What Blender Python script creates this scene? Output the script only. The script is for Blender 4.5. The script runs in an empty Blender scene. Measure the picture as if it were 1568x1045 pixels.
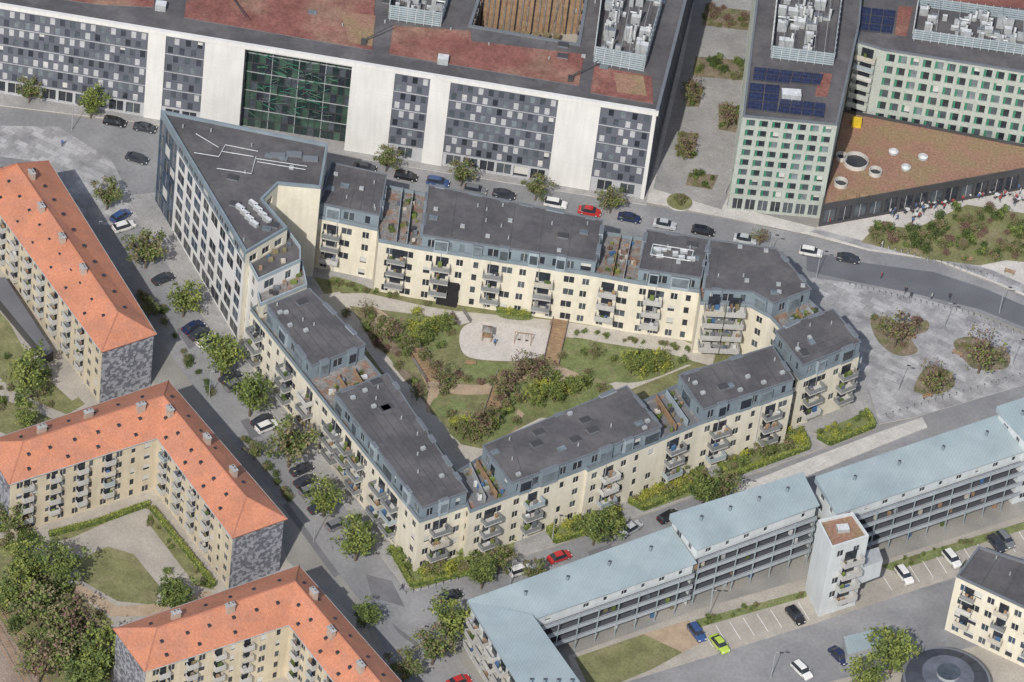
import bpy, bmesh, math, random
from mathutils import Vector, Matrix
from mathutils.geometry import tessellate_polygon
random.seed(7)
scene=bpy.context.scene
# ------------------------------------------------------------------ image pixels to world / camera frame (metres)
T=math.radians(48); RHO=0.13; F=7650.0; D=910.0
dv=Vector((0,math.sin(T),-math.cos(T))); r0=Vector((1,0,0)); u0=Vector((0,math.cos(T),math.sin(T)))
RV=math.cos(RHO)*r0+math.sin(RHO)*u0; UV=-math.sin(RHO)*r0+math.cos(RHO)*u0
CAM=-D*dv
def P3(u,v,h=0.0):
    """image pixel (u,v) projected through the camera onto a plane at height h -> world point in metres"""
    d=dv*F+RV*(u-784)-UV*(v-522.5)
    k=(h-CAM.z)/d.z
    return CAM+d*k
def P(u,v,h=0.0):
    p=P3(u,v,h); return (p.x,p.y)
def PL(l,h=0.0): return [P(a,b,h) for a,b in l]
cam=bpy.data.cameras.new("camera"); co=bpy.data.objects.new("camera",cam); scene.collection.objects.link(co)
m=Matrix((RV,UV,-dv)).transposed().to_4x4(); m.translation=CAM; co.matrix_world=m
cam.sensor_width=36; cam.lens=36*F/1568; cam.clip_end=9000; cam.clip_start=5; scene.camera=co
# ------------------------------------------------------------------ light
sd=Vector((5.9,25,-24)).normalized()
sun=bpy.data.lights.new("sun",'SUN'); sun.energy=3.8; sun.angle=math.radians(0.5); sun.color=(1,0.955,0.885)
so=bpy.data.objects.new("sun",sun); scene.collection.objects.link(so); so.rotation_euler=sd.to_track_quat('-Z','Y').to_euler()
w=bpy.data.worlds.new("World"); scene.world=w; w.use_nodes=True
nt=w.node_tree; bg=nt.nodes['Background']; sky=nt.nodes.new('ShaderNodeTexSky'); sky.sky_type='NISHITA'; sky.sun_disc=False
sky.sun_elevation=math.radians(43); sky.sun_rotation=math.radians(193); sky.dust_density=2.5; nt.links.new(sky.outputs[0],bg.inputs[0]); bg.inputs[1].default_value=0.13
scene.view_settings.view_transform='Standard'; scene.view_settings.look='None'; scene.view_settings.exposure=0
# ------------------------------------------------------------------ materials
MATS={}
def mat(name,col,rough=.85,amt=.15,sc=.25,amt2=.12,sc2=3.0,metal=0,c2=None,c2s=.15,c2t=(.45,.6),bump=0,brick=None,spec=.3,streak=0):
    m=bpy.data.materials.new(name); m.use_nodes=True; n=m.node_tree.nodes; L=m.node_tree.links
    b=n['Principled BSDF']; b.inputs['Roughness'].default_value=rough; b.inputs['Metallic'].default_value=metal
    b.inputs['Specular IOR Level'].default_value=spec
    tc=n.new('ShaderNodeTexCoord')
    def noise(s,det=4,stretch=None):
        t=n.new('ShaderNodeTexNoise'); t.inputs['Scale'].default_value=s; t.inputs['Detail'].default_value=det
        if stretch:
            mp=n.new('ShaderNodeMapping'); mp.inputs['Scale'].default_value=stretch; L.new(tc.outputs['Object'],mp.inputs[0]); L.new(mp.outputs[0],t.inputs['Vector'])
        else: L.new(tc.outputs['Object'],t.inputs['Vector'])
        return t.outputs['Fac']
    def ramp(f,lo,hi,a,c):
        r=n.new('ShaderNodeValToRGB'); r.color_ramp.elements[0].position=lo; r.color_ramp.elements[1].position=hi
        r.color_ramp.elements[0].color=(*a,1); r.color_ramp.elements[1].color=(*c,1); L.new(f,r.inputs[0]); return r.outputs[0]
    def mix(t,a,c,f=1.0):
        x=n.new('ShaderNodeMix'); x.data_type='RGBA'; x.blend_type=t
        x.inputs[0].default_value=f if not hasattr(f,'is_linked') else 0
        if hasattr(f,'is_linked'): L.new(f,x.inputs[0])
        for s,i in ((a,6),(c,7)):
            if hasattr(s,'is_linked'): L.new(s,x.inputs[i])
            else: x.inputs[i].default_value=(*s,1)
        return x.outputs[2]
    cur=tuple(col)
    if c2 is not None:
        f=ramp(noise(c2s,5),c2t[0],c2t[1],(0,0,0),(1,1,1)); cur=mix('MIX',cur,tuple(c2),f)
    if brick:
        bt=n.new('ShaderNodeTexBrick'); bt.inputs['Scale'].default_value=1
        bt.inputs['Brick Width'].default_value=brick[0]; bt.inputs['Row Height'].default_value=brick[1]
        bt.inputs['Mortar Size'].default_value=brick[2]; bt.inputs['Color1'].default_value=(1+brick[3],)*3+(1,); bt.inputs['Color2'].default_value=(1-brick[3],)*3+(1,)
        bt.inputs['Mortar'].default_value=(brick[4],)*3+(1,)
        mp=n.new('ShaderNodeMapping'); mp.inputs['Rotation'].default_value=(0,0,brick[5]); L.new(tc.outputs['Object'],mp.inputs[0]); L.new(mp.outputs[0],bt.inputs[0])
        cur=mix('MULTIPLY',cur,bt.outputs[0])
    a=ramp(noise(sc,5),.3,.7,(1-amt,)*3,(1+amt,)*3); c=ramp(noise(sc2,3),.3,.7,(1-amt2,)*3,(1+amt2,)*3)
    cur=mix('MULTIPLY',cur,a); cur=mix('MULTIPLY',cur,c)
    if streak:
        cur=mix('MULTIPLY',cur,ramp(noise(1.2,4,(1,1,.12)),.35,.65,(1-streak,)*3,(1,1,1)))
    L.new(cur,b.inputs['Base Color'])
    MATS[name]=m; return name
mat('asphalt',(.205,.21,.22),amt=.12,sc=.12,amt2=.1,sc2=1.5,c2=(.255,.255,.26),c2s=.08)
mat('asphalt_dark',(.125,.13,.145),amt=.12,sc=.2,amt2=.08)
mat('asphalt_patch',(.15,.15,.16),amt=.12,sc=.4,amt2=.1)
mat('urban_ground',(.26,.25,.23),amt=.15,sc=.1,c2=(.22,.22,.21))
mat('pavement',(.31,.305,.3),amt=.14,sc=.3,brick=(1.2,.8,.03,.06,.85,.3),c2=(.26,.26,.26),c2s=.15)
mat('plaza_setts',(.33,.33,.335),amt=.15,sc=.35,brick=(2.6,1.3,.05,.2,.85,.45),amt2=.15,sc2=2,c2=(.26,.26,.27),c2s=.25)
mat('concrete_light',(.47,.455,.43),amt=.1,sc=.3,brick=(3,2,.04,.05,.85,.5))
mat('gravel',(.36,.335,.295),amt=.12,sc=.4,c2=(.3,.28,.25),c2s=.2)
mat('court_path',(.42,.395,.35),amt=.08,sc=.4)
mat('sand_play',(.48,.45,.42),amt=.08,sc=.5)
mat('path_sand',(.36,.28,.2),amt=.12,sc=.5)
mat('lawn',(.165,.17,.08),amt=.22,sc=.3,amt2=.22,sc2=2.5,c2=(.24,.205,.13),c2s=.16,c2t=(.5,.72))
mat('lawn_fresh',(.15,.18,.072),amt=.2,sc=.4,amt2=.25,sc2=3,c2=(.2,.19,.1),c2s=.3,c2t=(.5,.7))
mat('soil',(.2,.16,.12),amt=.2,sc=.6,amt2=.3,sc2=3,c2=(.14,.14,.07),c2s=.5)
mat('rail_ballast',(.25,.2,.165),amt=.2,amt2=.3,sc2=4)
mat('white_line',(.65,.65,.65),amt=.05)
mat('cream',(.645,.61,.505),amt=.06,sc=.3,amt2=.04,sc2=1.5,streak=.1)
mat('white_wall',(.63,.63,.615),amt=.05,sc=.2,amt2=.03,streak=.08)
mat('cool_white',(.54,.575,.59),amt=.05,sc=.2,amt2=.03,streak=.1)
mat('yellow_wall',(.54,.48,.365),amt=.08,sc=.3,amt2=.04,streak=.14)
mat('balcony',(.42,.42,.4),amt=.08)
mat('railing',(.2,.21,.215),rough=.5,amt=.15)
mat('railing_light',(.42,.42,.41),rough=.5,amt=.1)
mat('attic_metal',(.19,.235,.27),rough=.55,amt=.12,sc=.4,amt2=.05)
mat('attic_light',(.3,.36,.4),rough=.55,amt=.1)
mat('roof_membrane',(.088,.085,.091),amt=.18,sc=.12,amt2=.12,sc2=1.2,c2=(.112,.108,.11),c2s=.2)
mat('roof_edge',(.145,.16,.18),rough=.5,amt=.08)
mat('roof_seam',(.06,.06,.064),rough=.6)
mat('roof_orange',(.47,.2,.12),amt=.1,sc=.2,amt2=.12,sc2=2.5,brick=(.35,.3,.02,.06,.8,.96),c2=(.42,.19,.125),c2s=.3)
mat('ridge_tile',(.36,.16,.11),amt=.1)
mat('chimney',(.38,.3,.25),amt=.15)
mat('mural',(.3,.31,.34),amt=.1,sc=.4,c2=(.13,.135,.16),c2s=1.3,c2t=(.47,.53))
mat('deck',(.22,.14,.105),amt=.25,sc=.6,amt2=.25,c2=(.2,.195,.19),c2s=.5,c2t=(.4,.5))
mat('sedum',(.2,.085,.072),amt=.2,sc=.3,amt2=.25,sc2=1.8,c2=(.25,.155,.115),c2s=.12,c2t=(.48,.7))
mat('sedum_warm',(.28,.165,.12),amt=.15,sc=.2,amt2=.25,sc2=2,c2=(.22,.16,.095),c2s=.2)
mat('office_panel',(.4,.41,.43),amt=.08)
mat('slate_frame',(.115,.125,.15),rough=.5,amt=.1)
mat('slate_panel',(.055,.062,.082),rough=.5,amt=.2,sc=.5)
mat('slate_panel_b',(.11,.12,.15),rough=.5,amt=.2,sc=.5)
mat('green_panel',(.05,.2,.13),rough=.5,amt=.1)
mat('steel_green',(.09,.17,.12),rough=.5)
mat('green_wall',(.385,.42,.385),amt=.06,streak=.08)
mat('metal_grey',(.33,.35,.36),rough=.5,amt=.15,sc=1)
mat('metal_white',(.52,.54,.55),rough=.5,amt=.15,sc=1)
mat('metal_screen',(.3,.36,.39),rough=.5,amt=.1)
mat('metal_dark',(.06,.06,.065),rough=.5)
mat('blue_roof',(.275,.34,.365),rough=.5,amt=.1,sc=.2,amt2=.04,brick=(200,.55,.035,.015,.85,1.9),c2=(.31,.37,.39),c2s=.12)
mat('blue_band',(.34,.375,.41),rough=.6,amt=.1)
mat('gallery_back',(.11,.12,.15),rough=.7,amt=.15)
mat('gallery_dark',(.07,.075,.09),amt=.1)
mat('solar',(.022,.027,.06),rough=.25,amt=.1,brick=(1.6,1.0,.05,.1,2.2,0.0),spec=.5)
mat('wood',(.28,.19,.12),amt=.2,sc=1)
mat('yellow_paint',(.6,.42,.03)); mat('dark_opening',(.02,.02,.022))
mat('blue_cloth',(.06,.13,.26)); mat('red_cloth',(.25,.06,.05)); mat('parasol',(.45,.42,.36))
mat('bark',(.13,.10,.075),amt=.2,sc=3)
mat('blind',(.5,.5,.48),amt=.05)
mat('tyre',(.02,.02,.02)); mat('lamp_glass',(.7,.7,.68)); mat('tail',(.35,.02,.02))
mat('skin',(.45,.28,.2)); mat('trousers',(.05,.06,.09))
for i,c in enumerate([(.05,.05,.06),(.5,.5,.5),(.3,.06,.05),(.08,.14,.3)]): mat('shirt%d'%i,c)
def glass(name,c,r=.12,spec=.6): return mat(name,c,rough=r,amt=.3,sc=.6,spec=spec)
glass('glass_dark',(.03,.035,.045)); glass('glass_mid',(.07,.085,.1)); glass('glass_light',(.15,.18,.2)); glass('glass_blue',(.045,.07,.11)); glass('glass_green',(.02,.035,.034)); glass('glass_green_reflection',(.05,.09,.07))  # the lighter green has foliage reflections painted into its colour
for nme,c in {'leaf_a':(.14,.18,.05),'leaf_b':(.08,.115,.035),'leaf_c':(.2,.23,.06),'leaf_o':(.18,.155,.09),'leaf_p':(.15,.09,.075),'leaf_y':(.27,.28,.05),'leaf_d':(.05,.075,.025)}.items(): mat(nme,c,amt=.2,sc=.6,rough=.7)
# ------------------------------------------------------------------ mesh builder
class MB:
    def __init__(s): s.v=[];s.f=[];s.m=[];s.ml=[]
    def mi(s,n):
        if n not in s.ml: s.ml.append(n)
        return s.ml.index(n)
    def face(s,pts,mt):
        b=len(s.v); s.v.extend([tuple(p) for p in pts]); s.f.append(tuple(range(b,b+len(pts)))); s.m.append(s.mi(mt))
    def poly(s,pts,z,mt,holes=()):
        rings=[[Vector((p[0],p[1],z)) for p in pts]]+[[Vector((p[0],p[1],z)) for p in h] for h in holes]
        flat=[q for r in rings for q in r]
        for t in tessellate_polygon(rings):
            a,b,c=[flat[i] for i in t]
            if (b-a).cross(c-a).z<0: b,c=c,b
            s.face((a,b,c),mt)
    def walls(s,pts,z0,z1,mt,top=None):
        n=len(pts); tp=top or pts
        for i in range(n):
            a,b=pts[i],pts[(i+1)%n]; c,d=tp[(i+1)%n],tp[i]
            s.face(((a[0],a[1],z0),(b[0],b[1],z0),(c[0],c[1],z1),(d[0],d[1],z1)),mt)
    def prism(s,pts,z0,z1,wm,tm=None):
        pts=ccw(pts); s.walls(pts,z0,z1,wm); s.poly(pts,z1,tm or wm)
    def obox(s,c,t,hl,hw,z0,z1,mt,tm=None):
        n=(t[1],-t[0]); q=[(c[0]+t[0]*a*hl+n[0]*b*hw,c[1]+t[1]*a*hl+n[1]*b*hw) for a,b in((-1,1),(1,1),(1,-1),(-1,-1))]
        q=ccw(q); s.walls(q,z0,z1,mt); s.poly(q,z1,tm or mt); s.face([(p[0],p[1],z0) for p in q[::-1]],mt)
    def cyl(s,c,r,z0,z1,mt,tm=None,n=16,r1=None):
        r1=r if r1 is None else r1
        a=[(c[0]+r*math.cos(2*math.pi*i/n),c[1]+r*math.sin(2*math.pi*i/n)) for i in range(n)]
        b=[(c[0]+r1*math.cos(2*math.pi*i/n),c[1]+r1*math.sin(2*math.pi*i/n)) for i in range(n)]
        s.walls(a,z0,z1,mt,b); s.poly(b,z1,tm or mt)
    def tube(s,p,q,ra,rb,mt,n=6):
        p=Vector(p);q=Vector(q);d=(q-p).normalized(); x=d.orthogonal().normalized(); y=d.cross(x)
        A=[p+(x*math.cos(2*math.pi*i/n)+y*math.sin(2*math.pi*i/n))*ra for i in range(n)]
        B=[q+(x*math.cos(2*math.pi*i/n)+y*math.sin(2*math.pi*i/n))*rb for i in range(n)]
        for i in range(n): s.face((A[i],A[(i+1)%n],B[(i+1)%n],B[i]),mt)
        s.face(B,mt)
    def mesh(s,name):
        me=bpy.data.meshes.new(name); me.from_pydata(s.v,[],s.f)
        for n in s.ml: me.materials.append(MATS[n])
        me.polygons.foreach_set('material_index',s.m); me.update(); return me
    def obj(s,name):
        o=bpy.data.objects.new(name,s.mesh(name)); scene.collection.objects.link(o); return o
def area(p): return sum(p[i][0]*p[(i+1)%len(p)][1]-p[(i+1)%len(p)][0]*p[i][1] for i in range(len(p)))/2
def ccw(p): return list(p) if area(p)>0 else list(p)[::-1]
def inset(p,d):
    n=len(p); o=[]
    for i in range(n):
        a,b,c=Vector(p[i-1]),Vector(p[i]),Vector(p[(i+1)%n])
        t1=(b-a).normalized(); t2=(c-b).normalized(); n1=Vector((-t1.y,t1.x)); n2=Vector((-t2.y,t2.x))
        k=n1+n2; q=1+n1.dot(n2)
        off=k/q*d if q>.25 else k.normalized()*d*1.5
        o.append((b.x+off.x,b.y+off.y))
    return o
def inside(pt,poly):
    x,y=pt;r=False
    for i in range(len(poly)):
        a,b=poly[i-1],poly[i]
        if (a[1]>y)!=(b[1]>y) and x<(b[0]-a[0])*(y-a[1])/(b[1]-a[1])+a[0]: r=not r
    return r
def rnd_in(poly,n):
    xs=[p[0] for p in poly];ys=[p[1] for p in poly];o=[];k=0
    while len(o)<n and k<5000:
        k+=1;q=(random.uniform(min(xs),max(xs)),random.uniform(min(ys),max(ys)))
        if inside(q,poly):o.append(q)
    return o
def bil(q,a,b):
    p=[Vector(x) for x in q]; v=(p[0]*(1-a)+p[1]*a)*(1-b)+(p[3]*(1-a)+p[2]*a)*b; return (v.x,v.y)
def facade(mb,p0,p1,z0,z1,rows,pitch=3,ww=(1.3,),wh=1.4,wm='cream',gm=('glass_dark','glass_dark','glass_mid'),depth=.22,stagger=False,margin=.5,skip=0,blind=.15,side=None,base=.42,rnd=0,mull=True,sf=.25):
    a=Vector(p0);b=Vector(p1);L=(b-a).length
    if L<.05: return
    t=(b-a)/L; nn=Vector((t.y,-t.x)); n=int((L-2*margin)/pitch)
    def pt(s,z,d=0): return (a.x+t.x*s-nn.x*d,a.y+t.y*s-nn.y*d,z)
    def q(s0,s1,za,zb,mt,d=0): mb.face((pt(s0,za,d),pt(s1,za,d),pt(s1,zb,d),pt(s0,zb,d)),mt)
    if n<1 or rows<1: q(0,L,z0,z1,wm); return
    cw=(L-2*margin)/n; rh=(z1-z0)/rows
    for r in range(rows):
        zb=z0+r*rh; s=zb+(rh-wh)*base; hd=s+wh
        q(0,L,zb,s,wm); q(0,L,hd,zb+rh,wm)
        x=0
        for c in range(n):
            if random.random()<skip: continue
            w_=min(ww[c%len(ww)],cw*.92)
            cc=margin+cw*(c+.5)+(cw*.25*(1 if r%2 else -1) if stagger else 0)+random.uniform(-rnd,rnd)
            s0=cc-w_/2;s1=cc+w_/2
            if s0<x+.02 or s1>L-.02: continue
            q(x,s0,s,hd,wm); x=s1
            mb.face((pt(s0,s),pt(s1,s),pt(s1,s,depth),pt(s0,s,depth)),wm); mb.face((pt(s0,hd,depth),pt(s1,hd,depth),pt(s1,hd),pt(s0,hd)),wm)
            mb.face((pt(s0,s),pt(s0,s,depth),pt(s0,hd,depth),pt(s0,hd)),wm); mb.face((pt(s1,s,depth),pt(s1,s),pt(s1,hd),pt(s1,hd,depth)),wm)
            g=random.choice(gm); q(s0,s1,s,hd,g,depth)
            if side: q(s0,s0+w_*sf,s+.05,hd-.05,side,depth-.06)
            if random.random()<blind: q(s0+.02,s1-.02,hd-wh*random.uniform(.3,.9),hd-.01,'blind',depth-.05)
            elif mull and w_>.9 and not side: q((s0+s1)/2-.045,(s0+s1)/2+.045,s,hd,'blind',depth-.04)
        q(x,L,s,hd,wm)
CL=['deck','wood','metal_grey','leaf_b','slate_panel_b','leaf_a','metal_dark','leaf_b','blue_cloth','parasol','wood','roof_edge','leaf_o','metal_white']
def balconies(mb,p0,p1,pos,zs,w=3.2,dp=1.5,rail='railing',slab='balcony',cl=.85):
    a=Vector(p0);b=Vector(p1);L=(b-a).length;t=(b-a)/L;nn=Vector((t.y,-t.x))
    for s in pos:
        if s<w/2+.1 or s>L-w/2-.1: continue
        for z in zs:
            c=a+t*s+nn*(dp/2+.003)
            mb.obox(c,t,w/2,dp/2,z-.18,z,slab)
            rl=rail if random.random()<.85 else random.choice(['blind','parasol','metal_screen'])
            c2=a+t*s+nn*(dp-.03); mb.obox(c2,t,w/2,.035,z+.12,z+1.0,rl)
            for e in(-1,1):
                c3=a+t*(s+e*(w/2-.035))+nn*(dp/2); mb.obox(c3,(nn.x,nn.y),dp/2-.08,.03,z+.12,z+1.0,rl)
            c5=a+t*s+nn*.03; mb.obox(c5,t,w*.3,.025,z+.05,z+2.2,'glass_dark')
            for k in range(4):
                if random.random()<cl*.6:
                    c4=a+t*(s+random.uniform(-.4,.4)*w)+nn*random.uniform(.45,dp-.4); mb.obox(c4,t,random.uniform(.15,.4),.22,z+.01,z+random.uniform(.5,1.4),random.choice(CL))
def roof_flat(mb,pts,z,rm='roof_membrane',em='roof_edge',ph=.35,pw=.4):
    pts=ccw(pts); i=inset(pts,pw); mb.walls(pts,z-.02,z+ph,em); n=len(pts)
    for k in range(n):
        a,b,c,d=pts[k],pts[(k+1)%n],i[(k+1)%n],i[k]
        mb.face([(p[0],p[1],z+ph) for p in(a,b,c,d)],em); mb.face([(d[0],d[1],z+ph),(c[0],c[1],z+ph),(c[0],c[1],z),(d[0],d[1],z)],em)
    mb.poly(i,z,rm)
def clutter(mb,pts,z,n,big=1.0):
    ip=inset(ccw(pts),1.0); e=Vector(pts[1])-Vector(pts[0]); e.normalize()
    for c in rnd_in(ip,n):
        r=random.random()
        if r<.3: mb.obox(c,e,.4*big,.3*big,z,z+.5,'metal_grey')
        elif r<.7: mb.cyl(c,.13*big,z,z+.7,'metal_grey',n=8)
        elif r<.85: mb.obox(c,e,.8*big,.55*big,z,z+.3,'roof_edge','glass_light')
        else: mb.obox(c,e,1.0,.7,z,z+.35,'roof_edge','roof_seam')
    # membrane laps
    q=ccw(pts)
    if len(q)<=6:
        for k in range(1,6):
            a=Vector(bil([q[0],q[1],q[2],q[-1]],k/6,.06)); b=Vector(bil([q[0],q[1],q[2],q[-1]],k/6,.94))
            if (b-a).length>2 and inside(a,inset(q,.5)) and inside(b,inset(q,.5)): mb.obox((a+b)/2,(b-a).normalized(),(b-a).length/2,.04,z+.002,z+.02,'roof_seam')
# ------------------------------------------------------------------ ground
NS=[0]
def slab(name,px,mt,z,k=0):
    NS[0]+=1
    mb=MB(); pts=ccw(PL(px)); sk=.1<=z<=.13; z+=.0012*NS[0]; mb.poly(pts,z,mt)
    if sk: mb.walls(pts,0,z,'concrete_light')
    return mb.obj(name)
mb=MB(); mb.poly([(-3000,-3000),(3000,-3000),(3000,3000),(-3000,3000)],0,'urban_ground'); mb.obj('ground')
slab('road',[(-120,150),(250,195),(620,250),(1110,335),(1240,362),(1330,385),(1430,400),(1520,435),(1640,490),(1640,535),(1500,480),(1400,455),(1300,435),(1240,430),(1100,400),(600,340),(250,310),(-120,240)],'asphalt',.008)
slab('road',[(60,235),(170,225),(250,310),(330,480),(410,600),(530,760),(625,900),(655,950),(760,1080),(640,1120),(560,930),(420,760),(280,570),(120,330)],'asphalt',.012)
slab('road',[(560,900),(640,905),(760,868),(960,800),(1230,700),(1400,640),(1640,560),(1640,640),(1230,790),(1040,880),(730,980),(640,970)],'asphalt',.016)
slab('road',[(1235,385),(1330,404),(1430,417),(1510,443),(1640,500),(1640,530),(1500,474),(1400,450),(1300,430),(1235,415)],'asphalt_dark',.02)
for k,px in enumerate(([(280,500),(300,530),(290,536),(270,505)],[(440,770),(520,880),(512,885),(432,775)],[(560,880),(600,890),(620,930),(570,915)],[(150,255),(185,262),(180,275),(145,268)],[(600,955),(640,985),(650,1000),(610,970)],[(380,640),(400,668),(385,672),(368,645)],[(1150,378),(1200,386),(1198,395),(1148,386)],[(900,845),(935,833),(938,842),(903,853)])):
    slab('road_patch',px,'asphalt_patch',.024)
slab('plaza_paving',[(-120,190),(90,195),(170,245),(200,300),(215,345),(130,345),(75,250),(-120,225)],'plaza_setts',.024)
# pavements
slab('pavement',[(-120,90),(230,140),(600,200),(1000,270),(990,315),(600,252),(230,190),(-120,148)],'pavement',.12)
slab('pavement',[(195,300),(300,290),(620,350),(1100,400),(1235,425),(1300,436),(1330,600),(1345,650),(1240,694),(960,797),(780,860),(640,905),(615,895),(560,820),(500,735),(400,610),(300,470),(215,345)],'pavement',.12)
slab('plaza_paving',[(1235,425),(1300,434),(1400,455),(1490,480),(1568,515),(1700,560),(1640,560),(1568,590),(1400,640),(1346,650),(1331,600),(1270,470)],'plaza_setts',.128)
slab('plaza_paving',[(990,310),(1040,90),(1080,-120),(1180,-120),(1140,180),(1113,315),(1250,350),(1265,325),(1568,262),(1700,240),(1700,510),(1640,485),(1520,432),(1430,398),(1330,384),(1240,360),(1110,333)],'concrete_light',.12)
slab('pavement',[(1000,290),(1045,100),(1085,-120),(1175,-120),(1140,180),(1115,300),(1105,322)],'pavement',.135)
slab('pavement',[(1240,356),(1250,352),(1330,372),(1440,392),(1520,415),(1640,470),(1640,480),(1520,430),(1430,396),(1330,382)],'plaza_setts',.135)
slab('pavement',[(1125,748),(1240,703),(1345,663),(1412,640),(1420,655),(1345,685),(1240,728),(1135,768)],'concrete_light',.125)
slab('pavement',[(-100,400),(0,380),(70,300),(240,590),(270,600),(420,790),(440,860),(560,960),(640,1120),(-100,1120)],'gravel',.125)
# shared lawns west
for px in ([(-60,455),(0,480),(75,560),(130,620),(80,650),(20,670),(-60,640)],[(75,815),(150,800),(225,772),(240,785),(215,778),(110,825),(80,832)],
    [(115,860),(165,838),(205,850),(245,900),(238,928),(180,922),(128,892)],[(230,785),(330,905),(300,898),(225,800)],[(-60,820),(40,830),(90,890),(170,950),(170,1100),(-60,1100)]):
    slab('lawn',px,'lawn',.14)
slab('footpath',[(0,470),(25,470),(60,540),(120,610),(110,615),(50,560)],'gravel',.155)
slab('footpath',[(95,895),(120,895),(180,930),(250,925),(320,905),(330,915),(230,945),(170,945)],'path_sand',.155)
slab('footpath',[(-20,560),(20,600),(110,640),(100,650),(10,615),(-30,580)],'gravel',.158)
slab('railway_bed',[(-80,930),(0,950),(60,1040),(80,1100),(-80,1100)],'rail_ballast',.16)
mb=MB()
for o in(0,13,28,41):
    a=Vector(P(-30+o,930)); b=Vector(P(55+o,1080)); t=(b-a).normalized(); mb.obox((a+b)/2,t,(b-a).length/2,.06,.21,.34,'deck')
for k in range(46):
    f=k/46
    for o in(6,34): 
        c=P(-30+o+85*f,930+150*f); mb.obox(c,(t.y,-t.x),1.1,.11,.18,.23,'wood')
mb.obj('railway_track')
# courtyard of the perimeter block
slab('courtyard_ground',[(480,425),(600,450),(840,485),(1060,525),(1150,540),(1190,560),(1030,600),(930,640),(740,720),(700,725),(640,660),(560,550)],'lawn',.135)
for px in ([(485,452),(560,450),(650,470),(700,478),(850,492),(1040,520),(1095,545),(1090,562),(1000,538),(870,518),(830,507),(700,493),(640,483),(520,468)],
    [(484,455),(520,448),(545,485),(592,545),(650,618),(706,682),(745,690),(735,705),(700,725),(655,660),(600,590),(560,535),(500,470)],
    [(735,690),(800,655),(930,590),(1030,560),(1060,560),(940,608),(800,675),(740,705)]):
    slab('footpath',px,'court_path',.15)
def blob(pts):
    o=[]; n=len(pts)
    for i in range(n):
        p0,p1,p2,p3=[Vector(pts[(i+k)%n]) for k in(-1,0,1,2)]
        for j in range(5):
            t=j/5; v=.5*((2*p1)+(p2-p0)*t+(2*p0-5*p1+4*p2-p3)*t*t+(3*p1-p0-3*p2+p3)*t**3); o.append((v.x,v.y))
    return o
slab('playground_surface',blob([(703,520),(712,500),(740,494),(800,500),(846,512),(838,540),(800,553),(745,553),(712,545)]),'sand_play',.158)
for px in ([(655,600),(640,560),(655,545),(668,575),(690,588),(740,590),(775,578),(800,565),(812,575),(765,602),(710,606),(672,604),(668,630),(652,630)],[(845,565),(885,572),(872,590),(830,588),(800,640),(790,636),(815,590)],[(570,470),(600,490),(640,535),(660,560),(650,572),(618,535),(560,480)]):
    slab('footpath',blob(px),'path_sand',.166)
for px in ([(665,612),(700,612),(715,625),(690,638),(660,635)],[(785,590),(860,592),(920,588),(935,600),(850,640),(795,630)],[(640,485),(700,497),(693,520),(650,540),(612,500)],[(870,520),(940,530),(1050,550),(1040,565),(960,588),(860,562)],[(690,655),(780,635),(795,650),(742,682),(708,680)],[(510,425),(560,440),(555,450),(510,440)],[(760,470),(815,478),(810,492),(765,487)],[(690,555),(790,562),(760,580),(700,580)]):
    slab('lawn',blob(px),'lawn_fresh',.172)
for px in ([(545,475),(590,478),(630,525),(610,550),(570,530)],[(600,560),(640,575),(648,600),(625,590)]): slab('planting_bed',px,'soil',.154)
# south front gardens
for px in ([(595,845),(660,830),(790,815),(785,850),(730,878),(630,905)],[(835,815),(950,780),(960,805),(850,835)],[(960,770),(1075,715),(1100,745),(985,785)],[(1095,705),(1225,655),(1240,685),(1120,730)],[(1250,665),(1330,630),(1340,650),(1270,680)]):
    slab('lawn',px,'lawn_fresh',.14)
# plaza planting beds
slab('planting_bed',[(1318,372),(1345,345),(1400,352),(1480,315),(1568,328),(1640,330),(1640,410),(1540,400),(1500,408),(1420,398)],'lawn',.15)
for px in ([(1333,492),(1358,486),(1382,500),(1418,492),(1420,508),(1395,518),(1405,540),(1375,546),(1345,525)],[(1400,592),(1420,562),(1452,570),(1462,590),(1440,604),(1405,603)],[(1460,525),(1490,517),(1515,530),(1545,543),(1540,565),(1500,568),(1475,552)]):
    slab('planting_bed',blob(px),'soil',.15)
for px in ([(1055,130),(1078,135),(1070,165),(1050,165)],[(1040,205),(1070,205),(1062,245),(1035,240)],[(1100,160),(1135,165),(1130,205),(1100,200)],[(1055,265),(1100,270),(1090,292),(1050,285)],[(1065,88),(1150,95),(1140,125),(1060,118)],[(1080,10),(1165,20),(1160,50),(1075,40)]):
    slab('planting_bed',px,'soil',.145)
mb=MB(); c=P(1040,312); mb.cyl(c,2.4,.1,.5,'concrete_light','lawn',n=24); mb.obj('round_planter')
# parking court south
slab('parking_court',[(870,1005),(1065,935),(1240,885),(1350,860),(1568,790),(1640,770),(1640,1120),(900,1120)],'gravel',.03)
slab('road',[(960,1045),(1090,1005),(1250,955),(1400,905),(1640,830),(1640,960),(1450,1000),(1250,1050),(1150,1120),(900,1120)],'asphalt',.038)
slab('lawn',[(880,1008),(985,972),(1045,1000),(1000,1025),(940,1050),(900,1050)],'lawn',.045)
slab('footpath',[(985,972),(1055,950),(1075,985),(1045,1000)],'path_sand',.05)
slab('lawn',[(1065,950),(1235,905),(1235,915),(1070,962)],'lawn_fresh',.045)
slab('lawn',[(1345,868),(1568,800),(1568,812),(1370,876)],'lawn_fresh',.045)
PZ=.045+.0012*NS[0]+.012
mb=MB()
for i in range(9):
    a=Vector(P(1075+i*21,965-i*6)); b=Vector(P(1092+i*21,992-i*6)); mb.obox((a+b)/2,(b-a).normalized(),(b-a).length/2,.05,.03,PZ,'white_line')
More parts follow.
